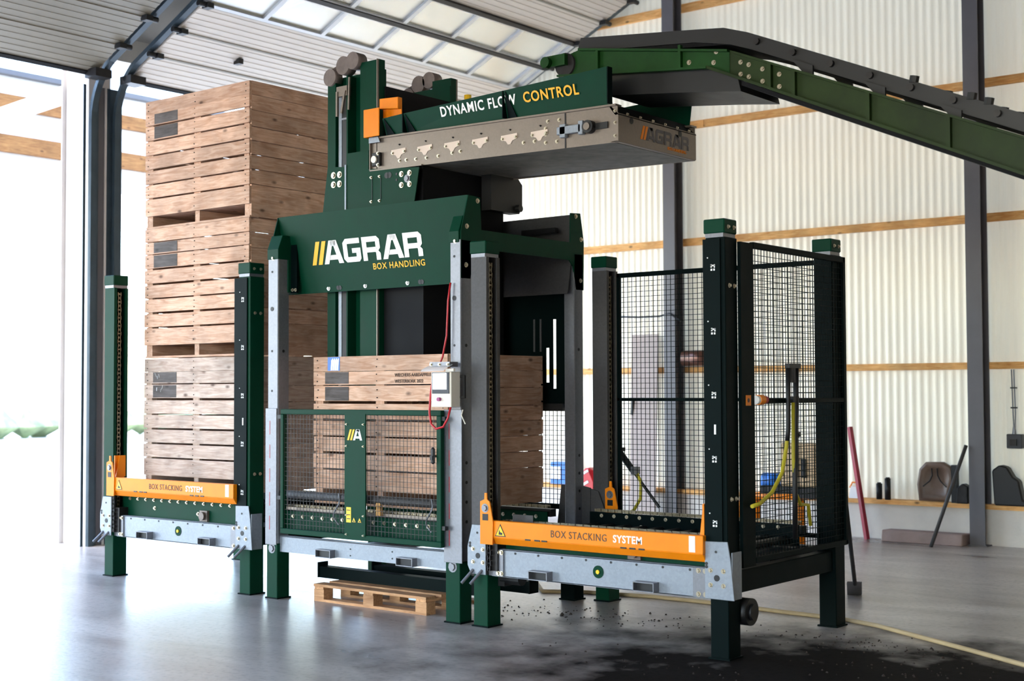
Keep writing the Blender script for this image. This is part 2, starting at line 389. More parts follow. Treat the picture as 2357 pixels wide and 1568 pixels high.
def chainmesh(parent, p0, p1, name='lift_chain', pitch=.036, w=.03, mat='chain', across=(0, 1, 0)):
    p0 = Vector(p0); p1 = Vector(p1); d = p1-p0; n = int(d.length/pitch); d.normalize(); a = Vector(across).normalized(); b = MB()
    k = d.cross(a)
    for i in range(n):
        c = p0 + d*(i+.5)*pitch
        ww = w*.5 if i % 2 else w*.36
        for s_ in (-1, 1): b.bar(c+a*ww*s_-d*pitch*.46, c+a*ww*s_+d*pitch*.46, .006, .02, up=k)
        b.cyl(c-a*w*.5, c+a*w*.5, .008, 6)
    return b.build(name, mat, parent, kind='stuff')
def warn_triangle(parent, x, y, z, s, axis='y', mat='yellow', name='warning_sticker'):
    b = MB(); b.prism([(x, z), (x+s, z), (x+s/2, z+s*.9)], 'xz', y, y-.002); o = b.build(name, 'black', parent)
    b = MB(); b.prism([(x+s*.1, z+s*.06), (x+s*.9, z+s*.06), (x+s/2, z+s*.78)], 'xz', y-.002, y-.003); b.build('sticker_face', mat, o)
    b = MB(); b.prism([(x+s*.36, z+s*.14), (x+s*.7, z+s*.12), (x+s*.72, z+s*.26), (x+s*.5, z+s*.32), (x+s*.42, z+s*.5)], 'xz', y-.003, y-.004); b.build('sticker_symbol', 'black', o)
    return o

# ================================================================== THE SETTING
def structure(name, mb, mat, **k):
    o = mb.build(name, mat, **k); o['kind'] = 'structure'; return o
def struct_root(name):
    o = D.objects.new(name, None); col.objects.link(o); o['kind'] = 'structure'; LOC[o.name] = Vector((0, 0, 0)); return o
XL, YB, XR, YN = -8.62, 7.25, 9.5, -15.0
structure('floor', MB().box(XL-.6, XR, YN, YB, -.15, 0), 'concrete')
gm = MB(); gm.box(-90, XL-.6, -70, 80, -.3, -.03); gm.box(XL-.6, 60, YB+.05, 80, -.3, -.03); gm.box(XL-.6, 60, -70, YN-.2, -.3, -.03); structure('ground', gm, 'outdoor')
RS = .48
def roofz(x): return 5.62 + RS*(x-XL) if x < .4 else 5.62 + RS*(.4-XL) - RS*(x-.4)
# back wall: corrugated sheets, timber rails, steel columns, low concrete plinth with a timber ledge
wb = struct_root('wall_back')
SW, PIT = 1.08, .09
x = XL; k = 0
while x < XR-.01:
    x1 = min(x+SW, XR); b = MB(); n = int(round((x1-x)/PIT))*6; vs = []; fs = []
    prof = [0, .15, .6, 1, .85, .3]
    for i in range(n+1):
        xx = x+(x1-x)*i/n; yy = YB - .011*prof[i % 6]
        vs += [(xx, yy, .40), (xx, yy, roofz(xx)-.05)]
    fs = [(2*i, 2*i+2, 2*i+3, 2*i+1) for i in range(n)]
    b.add(vs, fs); o = b.build('corrugated_sheet', 'sheet', wb)
    x = x1
MB().box(XL, XR, YB-.13, YB+.02, 0, .385).build('concrete_plinth', 'concrete_wall', wb)
for i in range(5):
    xa = XL+i*3.62; inst('ledge_board', boxmesh(3.6, .2, .05, 'timber'), wb, (xa+1.8, YB-.08, .41))
for z, h in ((1.905, .075), (3.49, .09), (4.945, .09), (6.43, .10), (7.9, .1)):
    xa = XL
    if z > 6: xa = XL + (z-5.3)/RS
    while xa < XR-.1:
        xb = min(xa+4.2, XR-(max(0, (z-5.3)/RS) if z > 6 else 0))
        if xb-xa < .3: break
        inst('girt', boxmesh(xb-xa-.006, .05, h, 'timber'), wb, ((xa+xb)/2, YB-.045, z)); xa = xb
def hcol(xc, y0, y1, wdt, parent, mat='steel_column', top=None, name='steel_column'):
    t = .014; b = MB(); z1 = top or roofz(xc)-.2
    b.box(xc-wdt/2, xc+wdt/2, y0, y0+t, 0, z1); b.box(xc-wdt/2, xc+wdt/2, y1-t, y1, 0, z1); b.box(xc-.006, xc+.006, y0+t, y1-t, 0, z1)
    o = b.build(name, mat, parent)
    MB().box(xc-wdt/2-.02, xc+wdt/2+.02, y0-.01, y1+.01, 0, .012).build('base_plate', mat, o)
    return o
for xc in (-4.81, -1.02, 2.77, 6.56): hcol(xc, 6.98, 7.18, .165, wb)
# left wall: I-section portal column between two raised sectional doors
wl = struct_root('wall_left')
HDR = 5.12
b = MB(); b.box(XL-.3, XL-.1, YN, YB, HDR+.25, 5.7); b.build('lintel', 'wall_plain', wl)
for y0, y1 in ((6.98, YB), (YN, -10.4)): MB().box(XL-.3, XL-.1, y0, y1, 0, HDR+.25).build('wall_pier', 'wall_plain', wl)
def portal(yc):
    b = MB(); x0, x1, hw = XL-.52, XL, .14
    b.box(x0, x0+.02, yc-hw, yc+hw, 0, 5.3); b.box(x1-.02, x1, yc-hw, yc+hw, 0, 5.3); b.box(x0+.02, x1-.02, yc-.09, yc+.09, 0, 5.3)
    o = b.build('portal_column', 'column_light', wl, bevel=.004); return o
portal(1.42); portal(-4.35)
for ya, yb_, xo, mt in ((1.36, 1.40, .012, 'door_rail'), (1.40, 1.475, .006, 'steel_column'), (1.478, 1.50, .02, 'column_light'), (1.50, 1.70, .01, 'door_rail')):
    MB().box(XL, XL+xo, ya, yb_, 0, 5.0).build('guide_plate', mt, wl)
def doortrack(y, side, name='door_track'):
    # vertical guide, curve, then rail parallel to the roof
    b = MB(); pts = [(XL+.05, y, 0.0), (XL+.05, y, 4.6)]
    for i in range(1, 8):
        a = i/8*math.atan2(1, RS); R_b = .75
        pts.append((XL+.05 + R_b*(1-math.cos(a)), y, 4.6 + R_b*math.sin(a)))
    xe, ze = pts[-1][0], pts[-1][2]
    pts.append((xe+5.0, y, ze+5.0*RS))
    for p, q in zip(pts, pts[1:]):
        b.bar(p, q, .012, .075, up=(0, 1, 0)) if False else b.bar(p, q, .05, .07, up=(0, 1, 0))
    o = b.build(name, 'door_rail', wl)
    g = MB(); g.box(XL+.004, XL+.014, y-.06, y+.09*side, 0, 5.0); g.build('guide_angle', 'door_rail', wl)
    return xe, ze
for y, s_ in ((1.30, -1), (1.60, 1), (6.99, -1), (-4.22, 1), (-4.48, -1)): xe, ze = doortrack(y, s_)
# the raised doors lie along the roof slope: sections with ribs, two glazed rows on the far one
SN = math.hypot(1, RS)
def dp(s, y, off=0):  # a point s metres up the door leaf; off = below the leaf
    return Vector((-8.42 + s/SN + off*RS/SN, y, 5.10 + s*RS/SN - off/SN))
def slab(mb, s0, s1, y0, y1, o0, o1):
    mb.hexa([dp(s0,y0,o0), dp(s1,y0,o0), dp(s1,y1,o0), dp(s0,y1,o0), dp(s0,y0,o1), dp(s1,y0,o1), dp(s1,y1,o1), dp(s0,y1,o1)]); return mb
def door(name, y0, y1, mat, glazed):
    r = struct_root(name)
    secs = [(0, .47), (.47, .93), (.93, 1.4), (1.4, 1.93), (1.93, 2.48), (2.48, 2.95), (2.95, 3.42), (3.42, 3.9)] if glazed else [(i*.5, i*.5+.5) for i in range(8)]
    for s0, s1 in secs:
        if glazed and 1.39 < s0 < 2.4:
            n = 6; st = (y1-y0)/6.4
            fr = MB()
            slab(fr, s0+.005, s0+.05, y0, y1, -.04, .02); slab(fr, s1-.05, s1-.005, y0, y1, -.04, .02)
            ys = [y0+.02] + [2.47+.85*i for i in range(6)] + [y1-.02]
            for yy in ys: slab(fr, s0+.05, s1-.05, yy-.03, yy+.03, -.04, .02)
            f = fr.build('window_frame', 'alu', r)
            for ya, yb in zip(ys, ys[1:]): slab(MB(), s0+.05, s1-.05, ya+.03, yb-.03, -.015, -.008).build('pane', 'glass', f)
        else:
            p = slab(MB(), s0+.004, s1-.004, y0, y1, -.04, .0)
            for j in range(5):
                q = s0+.05+j*(s1-s0-.06)/5; slab(p, q, q+.03, y0, y1, -.001, .004)
            p.build('door_panel', mat, r)
        # hinge stile between the sections
        if s0 > .3:
            big = glazed and s0 in (1.93, 2.48)
            slab(MB(), s0-.012 if not big else s0-.03, s0+.012 if not big else s0+.03, y0, y1, -.02, .01 if not big else .035).build('section_joint', 'steel_dark' if big else 'door_grey', r)
        for yy, d in ((y0, 1), (y1, -1)):
            b = MB(); c = dp(s0+.04, yy+d*.03, .03); b.box(c.x-.05, c.x+.05, c.y-.04, c.y+.04, c.z-.035, c.z+.02)
            b.cyl(c+Vector((0, -d*.02, 0)), c+Vector((0, -d*.13, 0)), .03, 10); b.build('hinge_roller', 'black', r)
    slab(MB(), -.05, .01, y0, y1, -.04, .015).build('rubber_seal', 'rubber', r)
    b = MB(); c = dp(.03, y1 if not glazed else y0, .04); b.box(c.x-.08, c.x+.12, c.y-.1, c.y+.1, c.z-.05, c.z+.04); b.build('corner_bracket', 'steel_dark', r)
    for yy in (y0+1.0, y0+3.2): 
        c = dp(.7, yy, .02); MB().box(c.x-.05, c.x+.05, c.y-.03, c.y+.03, c.z-.03, c.z+.03).build('grip', 'steel_dark', r)
    return r
door('door_1', 1.66, 6.94, 'door_white', True)
door('door_2', -4.14, 1.22, 'door_grey', False)
door('door_3', -10.3, -4.56, 'door_grey', False)
# roof, right and near walls: out of the picture, they close the hall but for the added near opening
rf = MB()
rf.prism([(XL-.4, 5.5), (.4, roofz(.4)-.1), (XR+.2, roofz(XR)-.1), (XR+.2, roofz(XR)+.1), (.4, roofz(.4)+.1), (XL-.4, 5.7)], 'xz', YN-.2, YB+.1)
structure('ceiling', rf, 'roof_white')
structure('wall_right', MB().box(XR, XR+.2, YN, YB, 0, roofz(XR)), 'wall_dark')
wn = MB(); wn.box(XL-.1, -4.0, YN-.2, YN, 0, 5.6); wn.box(6.0, XR, YN-.2, YN, 0, 5.6); wn.box(-4.0, 6.0, YN-.2, YN, 5.0, 5.6); wn.prism([(XL-.1, 5.6), (XR, 5.6), (XR, roofz(XR)), (.4, roofz(.4)), (XL-.1, roofz(XL))], 'xz', YN-.2, YN)  # wide unseen opening added so sky fills the front faces
structure('wall_near', wn, 'wall_dark')

# ================================================================== POTATO CRATES
CW, CD, CH = 1.44, 1.15, 1.165
def crate(x0, y0, z0, label, wd='wood', group=None, seed=0, text=False, sticker=False, chalk=False, patch=True):
    rnd = random.Random(seed)
    r = thing('potato_crate', (x0+CW/2, y0+CD/2, z0), label, 'crate', group)
    t = .022; zt = z0+CH
    # long faces: eight boards over an open pallet slot
    fb = [(0, .116), (.119, .222), (.235, .355), (.372, .490), (.508, .622), (.639, .753), (.770, .884), (.897, 1.047)]
    for fy in (y0+t/2, y0+CD-t/2):
        for i, (a, c) in enumerate(fb):
            dz = rnd.uniform(-.003, .003)
            inst('front_board' if fy < y0+.5 else 'rear_board', boxmesh(CW-.004, t, c-a, wd), r, (x0+CW/2+rnd.uniform(-.003, .003), fy+rnd.uniform(-.002, .002), zt-(a+c)/2+dz))
    # short faces: seven boards and a deep skirt
    sb = [(0, .116), (.12, .248), (.252, .386), (.394, .507), (.514, .626), (.633, .751), (.758, .880), (.885, 1.158)]
    for fx in (x0+t/2, x0+CW-t/2):
        for i, (a, c) in enumerate(sb):
            inst('side_board', boxmesh(CD-2*t-.004, t, c-a, wd), r, (fx+rnd.uniform(-.002, .002), y0+CD/2, zt-(a+c)/2), (0, 0, math.pi/2))
    # corner posts, middle battens
    for px in (x0+.06, x0+CW-.06):
        for py in (y0+.055, y0+CD-.055): inst('corner_post', boxmesh(CH-.14, .07, .062, wd), r, (px, py, zt-(CH-.14)/2-.005), (0, math.pi/2, 0))
    for py in (y0+t+.014, y0+CD-t-.014): inst('batten', boxmesh(CH-.15, .028, .09, wd), r, (x0+CW/2, py, zt-(CH-.15)/2-.008), (0, math.pi/2, math.pi/2) if False else (0, math.pi/2, 0))
    # floor boards and skids
    for i in range(8): inst('floor_board', boxmesh(CD-2*t-.02, .165, .02, wd), r, (x0+.04+.085+i*.17, y0+CD/2, zt-1.036), (0, 0, math.pi/2))
    for px in (x0+.055, x0+CW/2, x0+CW-.055): inst('skid', boxmesh(CD-.05, .06, CH-1.049-.018, wd), r, (px, y0+CD/2, z0+.018+(CH-1.049-.018)/2), (0, 0, math.pi/2))
    for py in (y0+.06, y0+CD/2, y0+CD-.06): inst('base_board', boxmesh(CW-.01, .1, .018, wd), r, (x0+CW/2, py, z0+.009))
    # grey chalkboard fields painted on the second and third board
    if patch:
        for a, c in (fb[1], fb[2]):
            b = MB(); b.box(x0+.135, x0+.47 if patch is True else x0+patch, y0-.003, y0-.0005, zt-c+.006, zt-a-.005); b.build('chalkboard_patch', 'board_dark', r, center=True, label='grey chalkboard field')
    # nail heads over the batten
    b = MB()
    for a, c in fb:
        for q in (.25, .75):
            for xx in (x0+CW/2-.012, x0+.05, x0+CW-.05): 
                z = zt-a-(c-a)*q; b.cyl((xx+rnd.uniform(-.01, .01), y0-.004, z), (xx, y0-.001, z), .0045, 6)
    b.build('nail_heads', 'steel_dark', r, kind='stuff')
    if text:
        lettering('WIECHERS AARDAPPELEN', r, (x0+.90, y0-.003, zt-.165), (1, 0, 0), (0, 0, 1), .036, 'brown_print', sx=.95, bold=.008, name='stencil_text')
        lettering('WESTERBORK 2022', r, (x0+.90, y0-.003, zt-.212), (1, 0, 0), (0, 0, 1), .036, 'brown_print', sx=.95, bold=.008, name='stencil_text')
    if sticker:
        b = MB(); b.box(x0+.165, x0+.30, y0-.003, y0-.0005, zt-.112, zt-.004); s = b.build('label_sticker', 'blue', r, label='blue and white sticker')
        for i in range(4): 
            q = x0+.20+i*.022; MB().prism([(q, zt-.11), (q+.018, zt-.108), (q+.028, zt-.01), (q+.006, zt-.03)], 'xz', y0-.003, y0-.004).build('sticker_stripe', 'white', s)
    if chalk:
        for cx_, cz in ((.18, .16), (.205, .185), (.23, .17), (.19, .29), (.25, .30), (.27, .27)):
            MB().bar((x0+cx_, y0-.0045, zt-cz), (x0+cx_+rnd.uniform(-.015, .015), y0-.0045, zt-cz+.03), .004, .002).build('chalk_mark', 'white', r)
    return r
LX0, LY0 = -6.145, .215
crate(LX0, LY0, .79, 'greyish potato crate with chalk marks, bottom of the tall stack', 'wood_grey', 'potato crates in the tall stack', 1, chalk=True)
crate(LX0, LY0, .79+CH+.006, 'pale wooden potato crate in the middle of the tall stack', 'wood', 'potato crates in the tall stack', 2)
crate(LX0+.005, LY0-.005, .79+2*(CH+.006), 'tan potato crate at the top of the tall stack', 'wood', 'potato crates in the tall stack', 3)
crate(-3.895, .2, .765, 'stencilled potato crate standing behind the green mesh gate', 'wood', None, 4, text=True, sticker=True, patch=.40)

# ================================================================== BOX STACKERS
def stacker(x0, x1, label, lift, right):
    r = thing('box_stacker', ((x0+x1)/2, .8, 0), label, 'machine')
    pw, H = .14, 2.6; Y0, Y1 = 0., 1.48; pd = .15
    # four posts
    for py in (Y0, Y1):
        for side, px in ((0, x0), (1, x1-pw)):
            if side == 0:
                b = MB(); b.box(px, px+pw, py, py+.008, .37, H); b.box(px, px+.008, py+.008, py+pd-.008, .37, H); b.box(px, px+pw, py+pd-.008, py+pd, .37, H)
                b.box(px+pw-.01, px+pw, py+.008, py+.03, .37, H); b.box(px+pw-.01, px+pw, py+pd-.03, py+pd-.008, .37, H)
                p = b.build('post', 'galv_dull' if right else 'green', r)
                chainmesh(p, (px+pw-.03, py+pd*.48, .62), (px+pw-.03, py+pd*.48, H-.03))
            else:
                b = MB(); b.box(px, px+pw, py, py+pd, .37, H)
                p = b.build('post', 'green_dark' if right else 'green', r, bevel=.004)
            b = MB(); b.box(px-.012, px+pw-.002, py-.004, py+pd+.004, H+.025, H+.115)
            c = b.build('post_cap', 'green', p, bevel=.006)
            b = MB(); b.box(px, px+pw-.012, py, py+pd, H, H+.025); b.build('post_neck', 'galv', p)
            if side == 1: bolts(p, [(px+pw, py+.04, H+.065), (px+pw, py+.11, H+.065)], 'x', .009)
            # leg under the post
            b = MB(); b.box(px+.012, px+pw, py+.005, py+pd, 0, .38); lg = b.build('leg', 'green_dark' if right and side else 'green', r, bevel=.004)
            b = MB(); b.box(px, px+pw+.01, py-.005, py+pd+.01, 0, .01); b.build('foot_plate', 'green_dark', lg)
    # cover plates on the front right post: white plates paint the light through square cut-outs
    px = x1-pw
    b = MB(); b.box(px-.045 if not right else px-.012, px+pw-.03, -.012, -.004, .72, H-.01); cv = b.build('post_cover', 'green_dark', r, label='dark green cover with white plates as lit square cut-outs')
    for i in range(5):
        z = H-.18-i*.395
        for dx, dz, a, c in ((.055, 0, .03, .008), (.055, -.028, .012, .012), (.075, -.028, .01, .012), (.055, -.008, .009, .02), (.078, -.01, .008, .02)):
            MB().box(px+dx-.01, px+dx-.01+a, -.014, -.012, z+dz, z+dz+c).build('cut_out_light', 'white', cv)
        MB().box(px+.02, px+.027, -.014, -.012, z+.05, z+.057).build('cut_out_light', 'white', cv)
    MB().box(px+.06, px+.073, -.014, -.012, 1.38, 1.44).build('cut_out_light', 'white', cv)
    # galvanised foot brackets
    for side, px in ((0, x0), (1, x1-pw)):
        if side == 0: poly = [(px+.01, .37), (px+.145, .37), (px+.145, .715), (px+.02, .715), (px-.022, .56), (px-.022, .43)]
        else: poly = [(px-.01, .37), (px+.195, .37), (px+.17, .62), (px+.15, .725), (px-.01, .72)]
        b = MB(); b.prism(poly, 'xz', -.022, -.014)
        if side == 1: b.prism([(-.014, .37), (.10, .37), (.10, .66), (-.014, .66)], 'yz', px+.172, px+.18)
        fb_ = b.build('foot_bracket', 'galv_bright', r, bevel=.002)
        bolts(fb_, [(px+dx, -.022, z) for dx in (.03, .12) for z in (.455, .545)], 'y', .011)
        hole_discs(fb_, [(px+.075, -.0225, .50)], r=.02); hole_discs(fb_, [(px+.07, -.0225, .66)], r=.008); hole_discs(fb_, [(px+.003, -.0225, .565), (px+.003, -.0225, .585)], r=.01)
        if side == 0 or not right:
            for dx in (0., .08):
                MB().cyl((px+dx+.03, -.02, .40), (px+dx-.01, -.10, .31), .011, 8).build('jack_bolt', 'galv', fb_)
    # front base beam with fork pockets
    b = MB(); b.box(x0+pw+.02, x1-pw-.02, .03, .04, .362, .55); b.box(x0+pw+.02, x1-pw-.02, .03, .08, .545, .552); b.box(x0+pw+.02, x1-pw-.02, .03, .08, .36, .367)
    bm_ = b.build('base_beam', 'galv_bright', r)
    b = MB(); b.box(x0+pw, x0+pw+.13, .018, .03, .365, .548); b.build('end_plate', 'galv', bm_)
    b = MB(); b.box(x1-pw-.12, x1-pw+.01, .018, .03, .365, .548); b.build('end_plate', 'galv', bm_)
    bolts(bm_, [(x0+pw+dx, .018, z) for dx in (.085, .115) for z in (.385, .53)] + [(x1-pw-dx, .018, z) for dx in (.03, .08) for z in (.385, .53)], 'y', .012)
    hole_discs(bm_, [(x0+.37+i*.2, .029, .53) for i in range(8)], r=.008)
    xc = (x0+x1)/2+.04
    b = MB(); b.cyl((xc, .03, .46), (xc, .026, .46), .042, 20); o = b.build('round_port', 'green', bm_); MB().cyl((xc, .026, .46), (xc, .018, .46), .014, 12).build('port_pin', 'yellow', o)
    for fx in (x0+.53, x0+1.38):
        fk = MB().rtube(fx, fx+.16, -.035, 1.55, .370, .432, .006).build('fork_pocket', 'galv', r)
        MB().box(fx+.006, fx+.154, .0, 1.5, .376, .426).build('pocket_shade', 'black', fk)  # black plug stands in for the shade inside the pocket
    warn_triangle(bm_, x0+pw+.035, .018, .44, .055)
    # cross beams and roller-chain conveyor
    for xx in (x0+.02, x1-.10): MB().box(xx, xx+.08, .15, 1.48, .39, .53).build('cross_beam', 'green_dark', r, bevel=.004)
    MB().box(x0+.02, x1-.02, 1.5, 1.58, .37, .55).build('rear_beam', 'galv_dull', r)
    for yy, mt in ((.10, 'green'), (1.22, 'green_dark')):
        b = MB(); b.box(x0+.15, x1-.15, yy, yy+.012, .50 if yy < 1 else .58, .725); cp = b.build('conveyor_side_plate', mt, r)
        bolts(cp, [(x0+.26+i*.115, yy, .70) for i in range(14)], 'y', .010)
        bolts(cp, [(x0+.62, yy, .63), (x0+1.22, yy, .61)], 'y', .012)
        b = MB(); b.box(x0+.15, x1-.13, yy+.02, yy+.09, .66, .715); b.build('chain_track', 'steel_dark', r)
        chainmesh(r, (x0+.17, yy+.055, .735), (x1-.14, yy+.055, .735), 'conveyor_chain', .032, .05)
    b = MB(); b.cyl((x0+1.32, .1, .60), (x0+1.32, .05, .60), .035, 14); b.box(x0+1.27, x0+1.37, .075, .099, .555, .645); b.build('bearing_block', 'motor_grey', r)
    b = MB()
    for i in range(12): b.cyl((x0+.22+i*.145, .13, .62), (x0+.22+i*.145, 1.22, .62), .028, 10)
    b.build('support_rollers', 'steel_dark', r, kind='stuff')
    b = MB(); b.box(x0+.16, x1-.16, .13, 1.22, .56, .57); b.build('drip_pan', 'steel_dark', r)
    # orange lifting bar
    zt = .755+lift; xa, xb = x0+pw-.005, x1-pw-.005
    b = MB(); b.box(xa, xb, -.05, .0, zt-.115, zt); b.hexa([(xa, -.05, zt-.115), (xb, -.05, zt-.115), (xb, .0, zt-.115), (xa, .0, zt-.115), (xa, -.005, zt-.155), (xb, -.005, zt-.155), (xb, .0, zt-.155), (xa, .0, zt-.155)]) if False else None
    b.hexa([(xa, -.012, zt-.165), (xb, -.012, zt-.165), (xb, .004, zt-.165), (xa, .004, zt-.165), (xa, -.05, zt-.115), (xb, -.05, zt-.115), (xb, .0, zt-.115), (xa, .0, zt-.115)])
    ob = b.build('lift_bar', 'orange', r, bevel=.003)
    for q in (.52, .60, .66, 1.30, 1.37, 1.44): MB().box(x0+q, x0+q+.045, -.0535, -.046, zt-.118, zt-.108).build('slot', 'black', ob)
    lettering('BOX STACKING', ob, (xa+.60, -.0508, zt-.082), (1, 0, 0), (0, 0, 1), .067, 'brown_print', sx=.87, spacing=1.12, bold=.004)
    lettering('SYSTEM', ob, (xa+1.107, -.0508, zt-.082), (1, 0, 0), (0, 0, 1), .067, 'white_print', sx=.94, bold=.022, spacing=1.08)
    warn_triangle(ob, xa+.12, -.0505, zt-.105, .095)
    MB().box(xb-.10, xb-.055, -.052, -.05, zt-.105, zt-.005).build('reflector', 'ivory', ob)
    # lifting lugs on each post and the carrying claws
    for yy, d in ((-.062, 1), (1.455, 1)):
        q = x0+pw
        b = MB(); b.prism([(q-.01, zt-.165), (q+.10, zt-.165), (q+.105, zt-.01), (q+.075, zt+.13), (q+.052, zt+.145), (q+.05, zt+.19), (q+.03, zt+.19), (q+.028, zt+.145), (q-.01, zt+.13)], 'xz', yy, yy+.01)
        lg = b.build('lifting_lug', 'orange', r); bolts(lg, [(q+.035, yy, zt+.085)], 'y', .022, 'galv'); MB().box(q+.012, q+.062, yy-.002, yy+.0005, zt+.0, zt+.045).build('slot', 'black', lg)
        MB().box(q+.0, q+.09, yy+.01, yy+.06, zt-.16, zt-.10).build('lug_foot', 'orange', lg)
    for xx, s_ in ((xa+.02, 1), (xb-.02, -1)):
        b = MB(); b.prism([(xx, zt-.12), (xx+s_*.012, zt-.12), (xx+s_*.012, zt+.19), (xx, zt+.19)], 'xz', .0, .10); b.prism([(.0, zt), (.10, zt), (.10, zt+.19), (.04, zt+.19)], 'yz', xx, xx+s_*.03)
        if not right or s_ < 0: b.build('crate_claw', 'orange', r)
    if not right:
        for xx in (x0+.22, x1-.36): 
            b = MB(); b.prism([(1.38, zt-.02), (1.5, zt-.02), (1.5, zt+.12), (1.44, zt+.22), (1.40, zt+.22)], 'yz', xx, xx+.03); b.build('crate_claw', 'orange', r)
        MB().box(xa, xb, 1.42, 1.48, zt-.11, zt).build('rear_lift_bar', 'orange', r, bevel=.003)
    # spring and dark guard below the left lug
    b = MB(); b.box(x0+pw-.01, x0+pw+.09, .005, .10, .40, .62); b.build('chain_guard', 'steel_dark', r)
    chainmesh(r, (x0+pw+.03, -.01, .40), (x0+pw+.03, -.01, zt-.17), 'lift_chain', .036, .03, 'steel_dark', (1, 0, 0))
    bolts(r, [(x1, .05, z) for z in (.98, 2.30)] + [(x1, .11, z) for z in (.98, 2.30)], 'x', .010)
    return r
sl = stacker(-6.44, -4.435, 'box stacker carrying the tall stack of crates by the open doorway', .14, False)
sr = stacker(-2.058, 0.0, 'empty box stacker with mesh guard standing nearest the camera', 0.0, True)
b = MB(); b.hexa([(-2.3+.02,0,0)]*8) if False else None
# mesh guards of the near stacker
def cage(r):
    x = .012
    b = MB(); b.box(x-.012, x+.012, .15, .31, .55, 2.58); b.build('guard_plate', 'green_dark', r, label='dark green guard plate')
    b = MB(); b.box(x-.015, x+.015, .31, 1.63, 2.55, 2.59); b.box(x-.015, x+.015, 1.60, 1.64, .57, 2.59); b.box(x-.015, x+.015, .31, 1.63, .565, .60); b.box(x-.012, x+.012, .31, 1.6, 1.565, 1.595)
    b.build('guard_frame', 'green_dark', r, bevel=.003)
    wiremesh(r, 'yz', .315, 1.60, .60, 2.55, x, name='guard_mesh')
    b = MB(); b.box(-1.90, -.02, 1.585, 1.615, 2.545, 2.58); b.box(-1.90, -.02, 1.585, 1.615, 1.57, 1.595); b.box(-1.90, -1.87, 1.585, 1.615, .62, 2.58); b.box(-.99, -.965, 1.585, 1.615, .62, 2.56); b.box(-1.9, -.02, 1.585, 1.615, .6, .63)
    b.build('rear_guard_frame', 'green_dark', r, bevel=.003)
    wiremesh(r, 'xz', -1.88, -.13, .63, 2.55, 1.6, name='rear_guard_mesh')
    MB().box(.012, .026, .20, .262, 1.555, 1.62).build('orange_sticker', 'orange', r)
    MB().cyl((.026, .231, 1.588), (.0268, .231, 1.588), .014, 16).build('sticker_print', 'brown_print', r)
    b = MB(); b.cyl((.03, .34, 1.59), (.03, .40, 1.59), .032, 14); o = b.build('sensor', 'orange', r); MB().cyl((.03, .40, 1.59), (.03, .44, 1.59), .026, 12).build('sensor_cap', 'red', o); MB().cyl((.03, .31, 1.59), (.03, .34, 1.59), .028, 12).build('sensor_base', 'white', o)
    b = MB(); b.cyl((.03, .24, .27), (-.05, .24, .27), .085, 20); b.cyl((.05, .24, .27), (.03, .24, .27), .05, 16); b.build('drive_motor', 'black', r, smooth=True)
    b = MB(); b.cyl((-1.9, .16, .34), (-1.73, .16, .34), .05, 14); b.box(-1.98, -1.86, .12, .24, .28, .40); b.build('gear_motor', 'black', r)
    b = MB(); b.box(-1.78, -1.60, .115, .12, .74, .79); b.build('guide_plate', 'galv_dull', r)
cage(sr)

# ================================================================== BOX FILLER (frame with hood)
fl = thing('box_filler', (-3.2, .75, 0), 'green box filler with large hood sign between the two stackers', 'machine')
for px0, px1 in ((-4.225, -4.10), (-2.305, -2.17)):
    for py in (0.0, 1.37):
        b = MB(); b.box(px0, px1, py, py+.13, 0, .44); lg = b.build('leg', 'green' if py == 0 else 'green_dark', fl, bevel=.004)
        MB().box(px0-.01, px1+.01, py-.008, py+.14, 0, .01).build('foot_plate', 'green_dark', lg)
        if py == 0: bolts(lg, [((px0+px1)/2, py, .40)], 'y', .028, 'galv')
        # galvanised upright, sleeve for the gate
        ux0, ux1 = (px0+.01, px1+.0) if px0 < -3 else (px0+.05, px1+.012)
        b = MB(); b.box(ux0, ux1, py+.0, py+.008, .44, 2.74); b.box(ux0, ux0+.008, py+.008, py+.12, .44, 2.74); b.box(ux1-.008, ux1, py+.008, py+.12, .44, 2.74); b.box(ux0+.008, ux1-.008, py+.11, py+.12, .44, 2.74)
        up = b.build('upright', 'galv', fl, bevel=.003)
        if py == 0:
            b = MB(); b.box(px0-.006, px1+(.0 if px0 < -3 else .03), py-.012, py-.002, .43, 1.52); sv = b.build('gate_sleeve', 'galv', fl, bevel=.002)
            for i in range(5): MB().box(px0+.045, px0+.05, py-.0135, py-.012, .55+i*.19, .66+i*.19).build('slot', 'red', sv)
            hole_discs(up, [((ux0+ux1)/2-.01, -.0005, z) for z in (1.66, 1.98, 2.62)], r=.009); hole_discs(up, [((ux0+ux1)/2-.01, -.0005, 2.32)], r=.018)
            bolts(up, [((ux0+ux1)/2, 0, 2.75-.02)], 'y', .012)
        hole_discs(up, [(ux1+.0005, py+.06, z) for z in (.72, .86, 1.0, 1.14, 1.98)], 'x', r=.012)
# caps over the uprights (folded green brackets)
for x0_, x1_, xi in ((-4.222, -4.09, -3.99), (-2.262, -2.17, -2.30)):
    b = MB(); b.prism([(-.006, 2.72), (-.006, 2.80), (.04, 2.915), (.15, 2.915), (.17, 2.80), (.15, 2.455), (.10, 2.455), (.10, 2.72)], 'yz', x0_, x1_)
    b.build('upright_cap', 'green', fl, bevel=.003)
b = MB(); b.box(-4.09, -4.02, .13, .145, 2.45, 2.90); b.build('cap_wing', 'green_dark', fl)
bolts(fl, [(-4.07, .13, 2.475), (-4.035, .13, 2.475)], 'y', .010)
